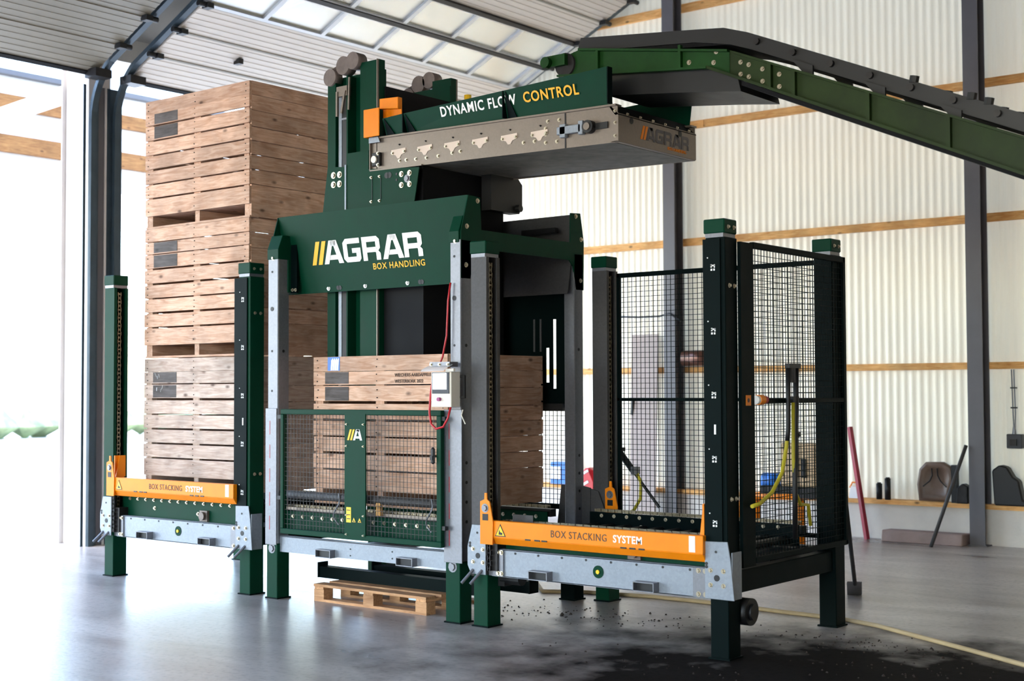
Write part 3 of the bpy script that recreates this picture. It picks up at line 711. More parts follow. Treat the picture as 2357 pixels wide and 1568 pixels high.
# hood: sloping front sign panel, side plates, back panel
def slope(x, z): 
    t = (3.07-z)/(3.07-2.445); return (x, .088+.115*t, z)
b = MB(); b.hexa([slope(-4.195, 2.445), slope(-2.17, 2.445), (-2.17, .213, 2.445), (-4.195, .213, 2.445), slope(-4.195, 3.07), slope(-2.17, 3.07), (-2.17, .098, 3.07), (-4.195, .098, 3.07)])
hp = b.build('sign_panel', 'green', fl)
up_ = Vector(slope(0, 3.07))-Vector(slope(0, 2.445)); up_.normalize()
nrm = Vector((1, 0, 0)).cross(up_)
def on(x, z, o=.001): return Vector(slope(x, z)) + nrm*o
logo(hp, on(-3.865, 2.665), (1, 0, 0), up_, .185, 'AGRAR')
lettering('BOX HANDLING', hp, on(-3.20, 2.595), (1, 0, 0), up_, .068, 'orange_print', sx=.98, bold=.012, spacing=1.12)
for xx in (-3.72, -3.31, -2.86, -2.36): bolts(hp, [on(xx, 2.475, .0)], 'y', .013, 'white')
for xx in (-3.60, -2.72): 
    b = MB(); b.cyl(on(xx-.012, 2.475, .001), on(xx-.012, 2.475, .003), .018, 14); b.cyl(on(xx+.012, 2.475, .001), on(xx+.012, 2.475, .003), .018, 14); b.build('hole_shade', 'black', hp)
sp_poly = [(.088, 3.068), (.22, 3.063), (.233, 2.826), (1.325, 2.826), (1.33, 3.06), (1.463, 3.069), (1.508, 2.835), (1.50, 2.455), (1.40, 2.455), (1.36, 2.64), (1.31, 2.685), (.26, 2.685), (.16, 2.6), (.105, 2.462), (.004, 2.462), (.008, 2.806)]
for xx in (-4.205, -2.166):
    s_ = MB().prism(sp_poly, 'yz', xx, xx+.008).build('side_plate', 'green', fl)
    if xx > -3: bolts(s_, [(xx+.008, y, z) for y, z in ((.19, 3.035), (.07, 2.84), (.06, 2.56), (1.40, 3.04), (1.47, 2.86), (1.46, 2.53))], 'x', .013)
b = MB(); b.hexa([(-4.195, 1.30, 2.42), (-2.17, 1.30, 2.42), (-2.17, 1.31, 2.42), (-4.195, 1.31, 2.42), (-4.195, 1.42, 3.06), (-2.17, 1.42, 3.06), (-2.17, 1.43, 3.06), (-4.195, 1.43, 3.06)])
bp_ = b.build('back_panel', 'galv_dull', fl)
for zz in (2.93, 2.83): MB().box(-2.62, -2.28, 1.285, 1.33, zz-.02, zz+.02).build('slat', 'black', bp_)
# dark rear shield with light slots
b = MB()
for xa, xb, za, zb in ((-4.1, -2.487, 1.52, 2.54), (-2.487, -2.452, 1.52, 1.72), (-2.487, -2.452, 2.0, 2.54), (-2.452, -2.416, 1.52, 2.54), (-2.416, -2.381, 1.52, 1.67), (-2.416, -2.381, 2.23, 2.54), (-2.381, -2.29, 1.52, 2.54)): b.box(xa, xb, 1.43, 1.44, za, zb)
rs_ = b.build('rear_shield', 'green_dark', fl)
for xx in (-2.61, -2.545): MB().box(xx, xx+.018, 1.425, 1.43, 1.97, 2.235).build('guide_strip', 'galv_dull', rs_)
MB().box(-2.53, -2.30, 1.40, 1.44, 1.49, 1.55).build('shield_edge', 'black', rs_)
b = MB(); b.prism([(-2.42, .44), (-2.075, .44), (-2.075, .885), (-2.16, .90), (-2.36, .90)], 'xz', 1.462, 1.472); b.build('rear_gusset', 'galv_dull', fl)
b = MB(); b.prism([(-2.07, .44), (-1.96, .44), (-1.93, .70), (-2.0, .86), (-2.07, .88)], 'xz', 1.462, 1.472); b.build('rear_gusset', 'galv_dull', sr)
b = MB(); b.box(-4.05, -2.34, 1.48, 1.50, 1.49, 1.52); b.box(-4.05, -2.34, 1.48, 1.50, .70, .74); b.build('rear_guard_frame', 'green_dark', fl)
wiremesh(fl, 'xz', -4.05, -2.34, .74, 1.49, 1.49, name='rear_guard_mesh')
# front beam with fork pockets, conveyor inside
b = MB(); b.box(-4.10, -2.30, .03, .042, .375, .50); b.box(-4.10, -2.30, .03, .09, .495, .502); fbm = b.build('base_beam', 'galv_bright', fl)
hole_discs(fbm, [(-3.3, .029, .45), (-3.3, .029, .40), (-2.86, .029, .46), (-2.86, .029, .41)], r=.006)
for fx in (-3.635, -2.775):
    fk = MB().rtube(fx, fx+.165, -.025, 1.5, .370, .432, .006).build('fork_pocket', 'galv', fl)
    MB().box(fx+.006, fx+.159, .0, 1.45, .376, .426).build('pocket_shade', 'black', fk)  # black plug again paints the dark pocket interior
MB().box(-4.10, -2.30, 1.42, 1.5, .375, .5).build('rear_beam', 'galv_dull', fl)
for yy in (.08, 1.22):
    b = MB(); b.box(-4.12, -2.32, yy, yy+.012, .52, .70); cp = b.build('conveyor_side_plate', 'green', fl); bolts(cp, [(-4.0+i*.112, yy, .66) for i in range(15)], 'y', .011)
    MB().box(-4.12, -2.3, yy+.02, yy+.09, .66, .72).build('chain_track', 'steel_dark', fl)
    chainmesh(fl, (-4.1, yy+.055, .738), (-2.32, yy+.055, .738), 'conveyor_chain', .032, .05)
b = MB(); b.cyl((-4.10, .045, .835), (-2.30, .045, .835), .032, 16); b.build('guide_tube', 'galv_dull', fl, smooth=True)
MB().box(-4.09, -2.32, .05, .075, .715, .735).build('guide_rail', 'galv_warm', fl)
for xx in (-3.42, -2.46):
    b = MB(); n = 14; b.tube([(xx+.03*math.sin(i/n*math.pi*2), .02-.03*math.sin(i/n*math.pi), .87-.24*i/n) for i in range(n+1)], .006, 6); b.build('hose_loop', 'galv', fl)
MB().box(-3.02, -2.98, .02, .05, .72, .83).build('guide_bracket', 'timber', fl)
# ---- gate
gx0, gx1, gz0, gz1, gy = -3.995, -2.29, .535, 1.515, -.045
b = MB(); b.box(gx0, gx1, gy-.02, gy+.02, gz1-.04, gz1); b.box(gx0, gx1, gy-.02, gy+.02, gz0, gz0+.042); b.box(gx0, gx0+.035, gy-.02, gy+.02, gz0+.042, gz1-.04); b.box(gx1-.045, gx1, gy-.02, gy+.02, gz0+.042, gz1-.04)
gt = b.build('gate_frame', 'green', fl, bevel=.004)
MB().box(-3.266, -3.044, gy-.024, gy-.012, gz0+.03, gz1-.03).build('gate_centre_plate', 'green', gt)
wiremesh(gt, 'xz', gx0+.035, -3.266, gz0+.04, gz1-.04, gy-.004, .037, .0014, 'galv_dull', 'gate_mesh'); wiremesh(gt, 'xz', -3.044, gx1-.045, gz0+.04, gz1-.04, gy-.004, .037, .0014, 'galv_dull', 'gate_mesh')
logo(gt, (-3.235, gy-.0245, 1.285), (1, 0, 0), (0, 0, 1), .082, 'A')
bolts(gt, [(x, gy-.024, z) for x in (-3.245, -3.065) for z in (1.405, 1.24, .72, .575)], 'y', .005)
MB().box(-3.245, -3.195, gy-.0255, gy-.024, .665, .78).build('warning_sticker', 'yellow', gt)
for q in (.755, .72, .69): MB().box(-3.238, -3.202, gy-.0262, gy-.0255, q, q+.006).build('sticker_print', 'black', gt)
for q in (-3.185, -3.125): warn_triangle(gt, q, gy-.024, .668, .045)
b = MB(); b.box(-2.375, -2.335, gy-.045, gy-.02, 1.13, 1.25); o = b.build('latch', 'black', gt, bevel=.012); MB().box(-2.365, -2.345, gy-.052, gy-.045, 1.16, 1.19).build('latch_button', 'steel_dark', o)
for z in (.80, 1.44): MB().box(gx0-.045, gx0, gy-.012, gy+.012, z, z+.03).build('hinge', 'black', gt)
for z in (.66, 1.44): MB().box(gx1, gx1+.03, gy-.012, gy+.012, z, z+.03).build('hinge', 'black', gt)
# ---- control box on the right upright
b = MB(); b.box(-2.325, -2.135, -.13, -.03, 1.54, 1.79); cb = b.build('control_box', 'ivory', fl, bevel=.004)
b = MB(); b.box(-2.31, -2.15, -.137, -.13, 1.635, 1.785); o = b.build('screen_bezel', 'dark_print', cb); MB().box(-2.30, -2.172, -.14, -.137, 1.665, 1.78).build('screen', 'screen', cb)
MB().cyl((-2.24, -.13, 1.595), (-2.24, -.152, 1.595), .014, 14).build('push_button', 'magenta', cb)
b = MB(); n = 8; pts = [(-.12-.10*math.sin(i/n*1.4), 1.835-.045*i/n) for i in range(n+1)]
fv = []; 
for y, z in pts: fv += [(-2.345, y, z), (-2.125, y, z+.004)]
b.add(fv, [(2*i, 2*i+1, 2*i+3, 2*i+2) for i in range(n)]); b.add([(v[0], v[1], v[2]+.003) for v in fv], [(2*i, 2*i+2, 2*i+3, 2*i+1) for i in range(n)]); b.build('screen_flap', 'clear_film', cb, smooth=True)
MB().box(-2.33, -2.14, -.14, -.05, 1.825, 1.86).build('flap_holder', 'galv', cb); bolts(cb, [(x, -.14, 1.842) for x in (-2.315, -2.235, -2.155)], 'y', .008)
MB().bar((-2.17, -.14, 1.80), (-2.095, -.14, 1.802), .02).build('flap_handle', 'ivory', cb)
b = MB(); b.box(-2.135, -2.085, -.04, -.03, 1.60, 1.62); b.box(-2.135, -2.085, -.04, -.03, 1.745, 1.765); b.box(-2.105, -2.085, -.045, -.025, 1.60, 1.765); b.build('grip_handle', 'black', fl, bevel=.004)
b = MB(); b.tube([(-2.235, -.02, 2.43), (-2.25, -.03, 2.30), (-2.26, -.035, 2.05), (-2.285, -.05, 1.9), (-2.29, -.08, 1.84)], .007, 8); b.build('cable', 'red', fl, smooth=True, label='red cable')
b = MB(); b.tube([(-2.335, -.10, 1.74), (-2.35, -.11, 1.62), (-2.35, -.12, 1.50), (-2.325, -.13, 1.42), (-2.27, -.14, 1.385), (-2.21, -.13, 1.40), (-2.175, -.12, 1.46), (-2.165, -.10, 1.54)], .008, 8); b.build('cable', 'red', fl, smooth=True, label='red cable loop')
b = MB(); b.tube([(-2.12, -.02, 1.52), (-2.125, -.03, 1.48), (-2.09, -.03, 1.42)], .004, 6); b.build('cable_tie', 'ivory', fl)

# ================================================================== FILLING CONVEYOR with lifting masts and rubber chute
fc = thing('filling_conveyor', (-3.0, .78, 1.55), 'grey belt conveyor with green side boards on masts above the hood', 'conveyor')
for y, d in ((.28, 1), (1.24, -1)):
    def yb(a, c): return (y+a*d, y+c*d)
    b = MB(); b.box(-3.82, -3.26, *yb(.085, .10), 1.60, 4.20); b.box(-3.82, -3.73, *yb(0, .085), 1.60, 4.16); b.box(-3.47, -3.26, *yb(.02, .085), 1.60, 4.27); b.box(-3.595, -3.58, *yb(-.01, .085), 1.60, 4.18); b.box(-3.80, -3.58, *yb(.07, .085), 3.4, 3.46)
    ms = b.build('mast', 'green', fc)
    MB().box(-3.715, -3.68, *yb(.02, .06), 1.60, 4.10).build('guide_rail', 'galv_bright', ms)
    MB().box(-3.27, -3.262, *yb(.0, .02), 1.60, 4.27).build('edge_highlight', 'galv_warm', ms)  # pale strip paints the thin highlight along the mast edge
    b = MB(); b.box(-3.67, -3.60, *yb(.02, .08), 1.6, 4.02); b.build('slot_shade', 'black', ms)  # black fill paints the shade inside the mast channel
    # gear motor and pulleys on the mast head
    b = MB(); b.cyl((-3.78, y-.02*d, 4.19), (-3.78, y+.06*d, 4.19), .07, 18); b.cyl((-3.64, y-.01*d, 4.27), (-3.64, y+.08*d, 4.27), .075, 18); b.cyl((-3.52, y-.02*d, 4.29), (-3.52, y+.08*d, 4.29), .07, 18); b.bar((-3.80, y+.03*d, 4.22), (-3.5, y+.03*d, 4.31), .05, .07); b.build('pulley_head', 'motor_grey', ms, smooth=True)
    b = MB(); b.box(-3.70, -3.58, *yb(-.02, .03), 4.02, 4.10); b.bar((-3.69, y-.02*d, 4.06), (-3.69, y-.02*d, 3.86), .018); b.bar((-3.6, y-.02*d, 4.06), (-3.64, y-.02*d, 3.88), .018); b.bar((-3.55, y-.02*d, 4.16), (-3.56, y-.02*d, 3.9), .014); b.build('pulley_bracket', 'galv_warm', ms)
    MB().box(-3.66, -3.60, *yb(-.005, .0), 3.83, 3.845).build('tie_strip', 'galv', ms)
b = MB(); b.box(-3.26, -3.245, .36, 1.18, 1.62, 4.06); b.box(-2.835, -2.82, .33, 1.30, 1.62, 3.38); b.box(-3.245, -2.835, .34, .352, 1.62, 3.4); b.box(-3.245, -2.835, 1.27, 1.282, 1.62, 3.4)
b.build('rubber_chute', 'rubber', fc)
b = MB(); b.box(-3.1, -2.95, 1.05, 1.13, 3.9, 4.02); b.build('hydraulic_block', 'orange', fc); MB().cyl((-3.02, 1.09, 4.02), (-3.02, 1.09, 4.08), .03, 10).build('hydraulic_cap', 'yellow', fc)
# bracket plates bolted to the masts
b = MB(); b.prism([(-3.87, 3.02), (-3.80, 3.465), (-3.60, 3.445), (-3.60, 3.02)], 'xz', .262, .27); b.prism([(-3.585, 3.02), (-3.585, 3.55), (-3.34, 3.55), (-3.34, 3.40), (-2.80, 3.36), (-2.87, 3.0)], 'xz', .262, .27)
bk = b.build('bracket_plate', 'green', fc)
MB().box(-3.60, -3.585, .255, .27, 3.03, 3.46).build('light_gap_strip', 'galv_bright', bk)  # bright strip in place of light passing between the two plates
bolts(bk, [(x, .262, z) for x in (-3.735, -3.665) for z in (3.315, 3.39)], 'y', .019)
bolts(bk, [(x, .262, z) for x in (-2.985, -2.90) for z in (3.24, 3.325)], 'y', .016); bolts(bk, [(-2.925, .262, 3.285)], 'y', .022, 'galv')
hole_discs(bk, [(-3.14, .2615, 3.33), (-3.11, .2615, 3.33), (-3.11, .2615, 3.07)], r=.024); hole_discs(bk, [(-3.035, .2615, 3.33), (-3.035, .2615, 3.285)], r=.010)
bolts(bk, [(x, .262, z) for x in (-3.31, -3.22) for z in (3.14, 3.33)], 'y', .008)
b = MB(); b.box(-3.30, -3.295, .258, .262, 3.15, 3.32); b.box(-3.205, -3.20, .258, .262, 3.15, 3.32); b.build('fold_edge', 'black', bk)
# conveyor body: slopes slightly down to the feed end
CX0, CX1, CY0, CY1 = -3.325, -.985, .28, 1.29
def cz(x, z): return z - .0185*(x-CX0)
def cpoly(pts): return [(x, cz(x, z)) for x, z in pts]
for yy, d in ((CY0, 1), (CY1, -1)):
    b = MB(); b.prism(cpoly([(CX0, 3.385), (CX1, 3.385), (CX1, 3.64), (CX0, 3.64)]), 'xz', yy, yy+d*.008)
    b.prism(cpoly([(CX0, 3.632), (CX1, 3.632), (CX1, 3.645), (CX0, 3.645)]), 'xz', yy-d*.022, yy+d*.05); b.prism(cpoly([(CX0, 3.38), (CX0+.55, 3.38), (CX0+.55, 3.39), (CX0, 3.39)]), 'xz', yy-d*.02, yy)
    b.box(CX0-.004, CX0+.004, yy-d*.02, yy, cz(CX0, 3.385), cz(CX0, 3.64))
    rl = b.build('side_rail', 'galv_warm', fc)
    # green side boards in two lengths, leaning outward
    for xa, xb, ha, hb in ((-3.16, -2.94, .13, .145), (-2.94, -1.95, .145, .20), (-1.95, -1.03, .20, .255)):
        q = MB(); za, zb = cz(xa, 3.645), cz(xb, 3.645); ya = yy-d*.0; yt = yy-d*.05
        q.hexa([(xa, ya, za), (xb, ya, zb), (xb, ya+d*.01, zb), (xa, ya+d*.01, za), (xa, yt, za+ha), (xb, yt, zb+hb), (xb, yt+d*.01, zb+hb), (xa, yt+d*.01, za+ha)])
        sbd = q.build('side_board', 'green', fc)
        if d > 0:
            MB().box(xb-.004, xb+.004, yt-.004, ya, zb, zb+hb).build('board_edge', 'green_dark', sbd)
            MB().hexa([(xa+.02, ya-.012, za), (xa+.10, ya-.012, za), (xa+.10, ya, za), (xa+.02, ya, za), (xa+.02, yt-.003, za+ha*.95), (xa+.025, yt-.003, za+ha*.95), (xa+.025, yt, za+ha*.95), (xa+.02, yt, za+ha*.95)]).build('gusset', 'green_dark', sbd)
    if d > 0:
        front = rl
        tl = Vector((1, 0, -.0185)).normalized()
        tx = lambda x: (x, CY0-.0245, cz(x, 3.70))
        upl = Vector((0, -.05, .17)).normalized()
        lettering('DYNAMIC FLOW', fc, (-2.57, CY0-.0235, 3.714), Vector((1, 0, .0)), upl, .104, 'white_print', sx=.835, bold=.02, spacing=1.13)
        lettering('CONTROL', fc, (-1.775, CY0-.026, 3.714), Vector((1, 0, -.012)), upl, .104, 'orange_print', sx=.90, bold=.02, spacing=1.13)
# orange brackets at the head
b = MB(); b.box(-3.345, -3.175, CY0-.07, CY0-.06, 3.64, 3.86); b.box(-3.345, -3.335, CY0-.06, CY0+.03, 3.64, 3.86); b.build('head_bracket', 'orange', fc, bevel=.003)
b = MB(); b.box(-3.22, -3.02, CY0+.02, CY0+.03, 3.78, 3.93); b.prism([(-3.22, 3.86), (-3.02, 3.84), (-3.02, 3.93), (-3.22, 3.94)], 'xz', CY0-.02, CY0+.02); b.build('head_bracket', 'orange', fc, bevel=.003)
b = MB(); b.prism(cpoly([(CX0, 3.60), (CX0+.12, 3.60), (CX0+.10, 3.645), (CX0, 3.645)]), 'xz', CY0-.03, CY0-.024); b.build('corner_lug', 'galv_bright', front)
# details on the rail: bearing, lugs, bolts, tensioner
b = MB(); b.box(CX0+.03, CX0+.115, CY0-.03, CY0, cz(CX0, 3.415), cz(CX0, 3.52)); b.build('bearing_housing', 'black', front, bevel=.004)
MB().cyl((CX0+.065, CY0-.03, 3.465), (CX0+.065, CY0-.045, 3.465), .028, 16).build('bearing_cap', 'ivory', front); bolts(front, [(CX0+.10, CY0-.03, 3.42), (CX0+.10, CY0-.03, 3.51)], 'y', .010)
for i in range(6):
    x = -3.03+i*.275; z = cz(x, 3.505)
    wd_ = .07
    b = MB(); b.prism([(x-.075, z+.025), (x+.075, z+.03), (x+.075, z-.005), (x+.03, z-.02), (x+.012, z-.045), (x-.012, z-.045), (x-.03, z-.02), (x-.075, z-.005)], 'xz', CY0-.004, CY0); l_ = b.build('roller_lug', 'lug', front)
    bolts(l_, [(x-.062, CY0-.004, z), (x+.062, CY0-.004, z+.003)], 'y', .009); bolts(front, [(x+.01, CY0, z+.06)], 'y', .005, 'steel_dark')
bolts(front, [(x, CY0, cz(x, z)) for x, z in ((-3.02, 3.44), (-2.95, 3.44), (-2.85, 3.437), (-2.74, 3.437), (-2.62, 3.44), (-2.48, 3.45), (-2.40, 3.455), (-1.80, 3.46), (-1.70, 3.46), (-1.60, 3.44), (-1.50, 3.44), (-1.60, 3.50), (-1.6, 3.54), (-1.58, 3.59), (-1.48, 3.59))], 'y', .010)
MB().prism(cpoly([(-1.43, 3.385), (-1.42, 3.385), (-1.42, 3.63), (-1.43, 3.63)]), 'xz', CY0-.004, CY0).build('rail_seam', 'black', front)
b = MB(); z = cz(-1.35, 3.505); b.box(-1.475, -1.27, CY0-.04, CY0-.004, z-.028, z+.028); b.box(-1.45, -1.40, CY0-.04, CY0-.004, z-.05, z+.045); b.box(-1.29, -1.25, CY0-.04, CY0-.004, z-.045, z+.05); b.build('tensioner', 'galv_bright', front, bevel=.003)
b = MB(); b.cyl((-1.205, CY0, z), (-1.205, CY0-.05, z), .045, 18); b.box(-1.20, -1.06, CY0-.012, CY0, z-.022, z+.022); tb = b.build('tail_bearing', 'black', front); MB().cyl((-1.205, CY0-.05, z), (-1.205, CY0-.06, z), .026, 14).build('bearing_cap', 'galv_warm', tb)
bolts(front, [(CX1-.02, CY0, cz(CX1, q)) for q in (3.43, 3.52, 3.60)], 'y', .008)
b = MB(); b.prism(cpoly([(CX0+.03, 3.40), (CX1-.03, 3.385), (CX1-.03, 3.40), (CX0+.03, 3.41)]), 'xz', CY0+.01, CY1-.01); b.build('belt_return', 'belt', fc)
b = MB(); b.prism(cpoly([(CX0+.03, 3.60), (CX1-.05, 3.60), (CX1-.05, 3.612), (CX0+.03, 3.612)]), 'xz', CY0+.01, CY1-.01); b.build('belt_top', 'rubber', fc)
for xx in (CX0+.07, CX1-.12): MB().cyl((xx, CY0+.01, cz(xx, 3.50)), (xx, CY1-.01, cz(xx, 3.50)), .09, 20).build('drum', 'steel_dark', fc, smooth=True)
b = MB(); b.box(CX1, CX1+.006, CY0, CY1, cz(CX1, 3.39), cz(CX1, 3.585)); b.box(CX1-.05, CX1, CY0, CY1, cz(CX1, 3.388), cz(CX1, 3.394)); ep = b.build('end_plate', 'galv_warm', fc)
logo(ep, (CX1+.007, CY0+.27, 3.40), (0, 1, 0), (0, 0, 1), .098, 'AGRAR', 'grey_print', 'orange')
lettering('BOX HANDLING', ep, (CX1+.007, CY0+.62, 3.372), (0, 1, 0), (0, 0, 1), .032, 'orange', sx=1.05)
b = MB(); b.hexa([(CX1-.02, CY0, 3.53), (CX1+.012, CY0, 3.53), (CX1+.012, CY1, 3.53), (CX1-.02, CY1, 3.53), (CX1-.09, CY0, 3.62), (CX1-.08, CY0, 3.62), (CX1-.08, CY1, 3.62), (CX1-.09, CY1, 3.62)]); b.build('rubber_flap', 'rubber', fc)
bolts(ep, [(CX1+.012, CY0+.1+i*.16, 3.545) for i in range(6)], 'x', .008); hole_discs(ep, [(CX1+.0065, CY0+.16, 3.51), (CX1+.0065, CY1-.22, 3.51)], 'x', r=.022)
b = MB(); b.prism([(1.0, 3.10), (1.36, 3.10), (1.40, 3.16), (1.40, 3.34), (1.33, 3.40), (1.0, 3.40)], 'yz', -2.80, -2.70); b.cyl((-2.70, 1.33, 3.14), (-2.66, 1.33, 3.14), .03, 12); b.build('drive_housing', 'black', fc)

# ================================================================== GREEN FEED CONVEYOR
gc = thing('feed_conveyor', (6.2, .8, 0), 'bright green inclined feed conveyor coming down from the machine to the right', 'conveyor')
GY0, GY1 = .50, 1.12
def gtop(x): return 4.095 - .122*(x+1.45) if x < -.24 else 3.895 - .42*(x+.24)
def gbot(x): return 3.915 - .10*(x+1.62) if x < -.40 else 3.792 - .448*(x+.40)
XE = 6.3
def gg(x): return 4.03 - .433*(x+.19)
for yy, d in ((GY0, 1), (GY1, -1)):
    b = MB(); b.prism([(-1.64, gbot(-1.64)), (-.40, gbot(-.40)), (-.24, gbot(-.24)), (-.24, gtop(-.24)), (-1.45, gtop(-1.45)), (-1.66, 4.05)], 'xz', yy, yy+d*.01)
    sf = b.build('head_side_frame', 'green_bright', gc)
    b = MB(); b.prism([(-.24, gbot(-.24)), (XE, gbot(XE)), (XE, gtop(XE)), (-.24, gtop(-.24))], 'xz', yy+d*.004, yy+d*.014); sf2 = b.build('side_frame', 'green_olive', gc)
    b = MB(); b.prism([(-1.64, gbot(-1.64)), (-.40, gbot(-.40)), (-.40, gbot(-.40)+.015), (-1.64, gbot(-1.64)+.015)], 'xz', yy-d*.035, yy); b.prism([(-1.45, gtop(-1.45)-.015), (-.24, gtop(-.24)-.015), (-.24, gtop(-.24)), (-1.45, gtop(-1.45))], 'xz', yy-d*.035, yy); b.build('frame_flange', 'green_bright', sf)
    b = MB(); b.prism([(-.40, gbot(-.40)), (XE, gbot(XE)), (XE, gbot(XE)+.02), (-.40, gbot(-.40)+.02)], 'xz', yy-d*.03, yy+d*.004); b.prism([(-.2, gtop(-.2)-.016), (XE, gtop(XE)-.016), (XE, gtop(XE)), (-.2, gtop(-.2))], 'xz', yy-d*.03, yy+d*.004); b.build('frame_flange', 'green_olive', sf2)
    for xx in (-1.30, -.62): MB().box(xx, xx+.02, yy-d*.03, yy, gbot(xx)+.01, gtop(xx)-.01).build('stiffener', 'green_bright', sf)
    for xx in (.05, .22, .72, 1.22, 1.72, 2.4, 3.1, 3.8, 4.5): MB().prism([(xx, gbot(xx)+.01), (xx+.025, gbot(xx+.025)+.01), (xx+.025, gtop(xx+.025)-.01), (xx, gtop(xx)-.01)], 'xz', yy-d*.028, yy+d*.004).build('stiffener', 'green_olive', sf2)
    if d > 0:
        bolts(sf, [(-.55, yy, 3.86), (-.34, yy, 3.90), (-.36, yy, 3.83)], 'y', .012); bolts(sf2, [(x, yy+.004, (gtop(x)+gbot(x))/2+q) for x in (-.16, -.1, .0, .12) for q in (.03, -.05)], 'y', .011)
    # black belt guard carried on brackets above the frame
    q = .06 if d > 0 else 0
    b = MB(); b.prism([(-1.50, 4.09), (-.52, 3.998), (-.25, 3.94), (-.1, 3.885), (XE, gg(XE)-.105), (XE, gg(XE)), (-.12, gg(-.12)), (-.30, 4.06), (-.52, 4.085), (-1.47, 4.185)], 'xz', yy+d*.03, yy+d*.05); gd = b.build('belt_guard', 'black', gc)
    for xx in (.30, .78, 1.25, 1.75, 2.4, 3.0):
        b = MB(); b.prism([(xx, gtop(xx)-.02), (xx+.05, gtop(xx+.05)-.02), (xx+.05, gg(xx+.05)-.09), (xx-.10, gg(xx-.10)-.09)], 'xz', yy+d*.012, yy+d*.03); b.build('guard_bracket', 'black', gd)
    for i in range(16):
        xx = -.05+i*.26; c = (xx, yy+d*.03, gg(xx)-.045); MB().cyl(c, (c[0], c[1]-d*.025, c[2]), .022, 10).build('roller_end', 'steel_dark', gd)
    for xx in (1.0, 1.35, 1.45): MB().cyl((xx, yy+d*.04, gg(xx)-.01), (xx+.008, yy+d*.04, gg(xx)+.03), .03, 8).build('guard_knob', 'black', gd)
b = MB(); b.prism([(-1.55, 4.07), (-.3, 3.95), (-.1, gg(-.1)-.09), (XE, gg(XE)-.09), (XE, gg(XE)-.07), (-.28, 3.985), (-1.55, 4.10)], 'xz', GY0+.05, GY1-.05); b.build('belt', 'rubber', gc)
b = MB(); b.prism([(-1.50, 3.93), (-.40, 3.81), (-.2, 3.70), (-.18, 3.62), (-.50, 3.66), (-1.25, 3.74)], 'xz', GY0+.04, GY1-.04); b.build('belt_return_sag', 'black', gc)
b = MB(); b.prism([(-.18, 3.66), (XE, gbot(XE)+.01), (XE, gbot(XE)+.03), (-.18, 3.69)], 'xz', GY0+.05, GY1-.05); b.build('belt_return', 'rubber', gc)
MB().cyl((-1.58, GY0-.02, 4.0), (-1.58, GY1+.02, 4.0), .085, 20).build('head_drum', 'steel_dark', gc, smooth=True)
b = MB(); b.box(-1.75, -1.55, GY0-.06, GY0-.01, 3.99, 4.07); b.cyl((-1.70, GY0-.06, 4.02), (-1.70, GY0-.10, 4.02), .04, 12); b.build('head_bearing', 'green_bright', gc)
for xx in (4.4, 6.2):
    for yy in (GY0+.03, GY1-.07): MB().box(xx, xx+.05, yy, yy+.05, 0, gbot(xx)+.01).build('support_leg', 'green_bright', gc)

# ================================================================== SMALL THINGS IN THE HALL
# pallet with spare green frame beams under the filler
pt = thing('wooden_pallet', (-3.21, .5, 0), 'wooden pallet lying on the floor under the filler', 'pallet')
for yy in (.13, .30, .47, .64, .81): inst('deck_board', boxmesh(1.2, .11, .02, 'pallet_wood'), pt, (-3.21, yy+.05, .125))
for yy in (.13, .42, .81):
    inst('bottom_board', boxmesh(1.2, .1, .02, 'pallet_wood'), pt, (-3.21, yy+.05, .01))
    for xx in (-3.755, -3.21, -2.665): inst('block', boxmesh(.11, .1, .074, 'pallet_wood'), pt, (xx, yy+.05, .057))
for xx in (-3.755, -3.21, -2.665): inst('stringer', boxmesh(.78, .1, .02, 'pallet_wood'), pt, (xx, .52, .105), (0, 0, math.pi/2))
for k, (yy, xa, xb, lab) in enumerate(((.40, -4.05, -2.36, 'long green steel beam lying on the pallet, nearer one'), (.72, -3.75, -2.1, 'long green steel beam lying on the pallet, farther one'))):
    t_ = thing('steel_beam', ((xa+xb)/2, yy+.05, .136), lab, 'beam', 'green beams on the pallet')
    b = MB(); b.box(xa, xb, yy, yy+.09, .136, .145); b.box(xa, xb, yy, yy+.09, .217, .226); b.box(xa, xb, yy+.002, yy+.01, .145, .217); b.build('channel', 'green_dark', t_)
    for xx in (xa, xb-.01): MB().box(xx, xx+.01, yy-.01, yy+.1, .136, .26).build('end_plate', 'green_dark', t_)
# floor hose crossing the hall
b = MB(); b.tube([(-3.3, 2.3, .015), (-3.0, 1.95, .015), (-2.62, 1.55, .015), (-2.35, 1.72, .015), (-1.75, 1.85, .015), (-1.18, 1.86, .015), (-.60, 1.80, .015), (-.12, 1.78, .015), (.22, 1.66, .015), (.56, 1.46, .015), (1.0, 1.2, .015), (1.5, .89, .015), (2.6, .1, .015), (3.6, -.5, .015)], .016, 8)
tag(b.build('floor_hose', 'hose_beige', smooth=True), 'beige hose lying across the floor past the near stacker', 'hose')
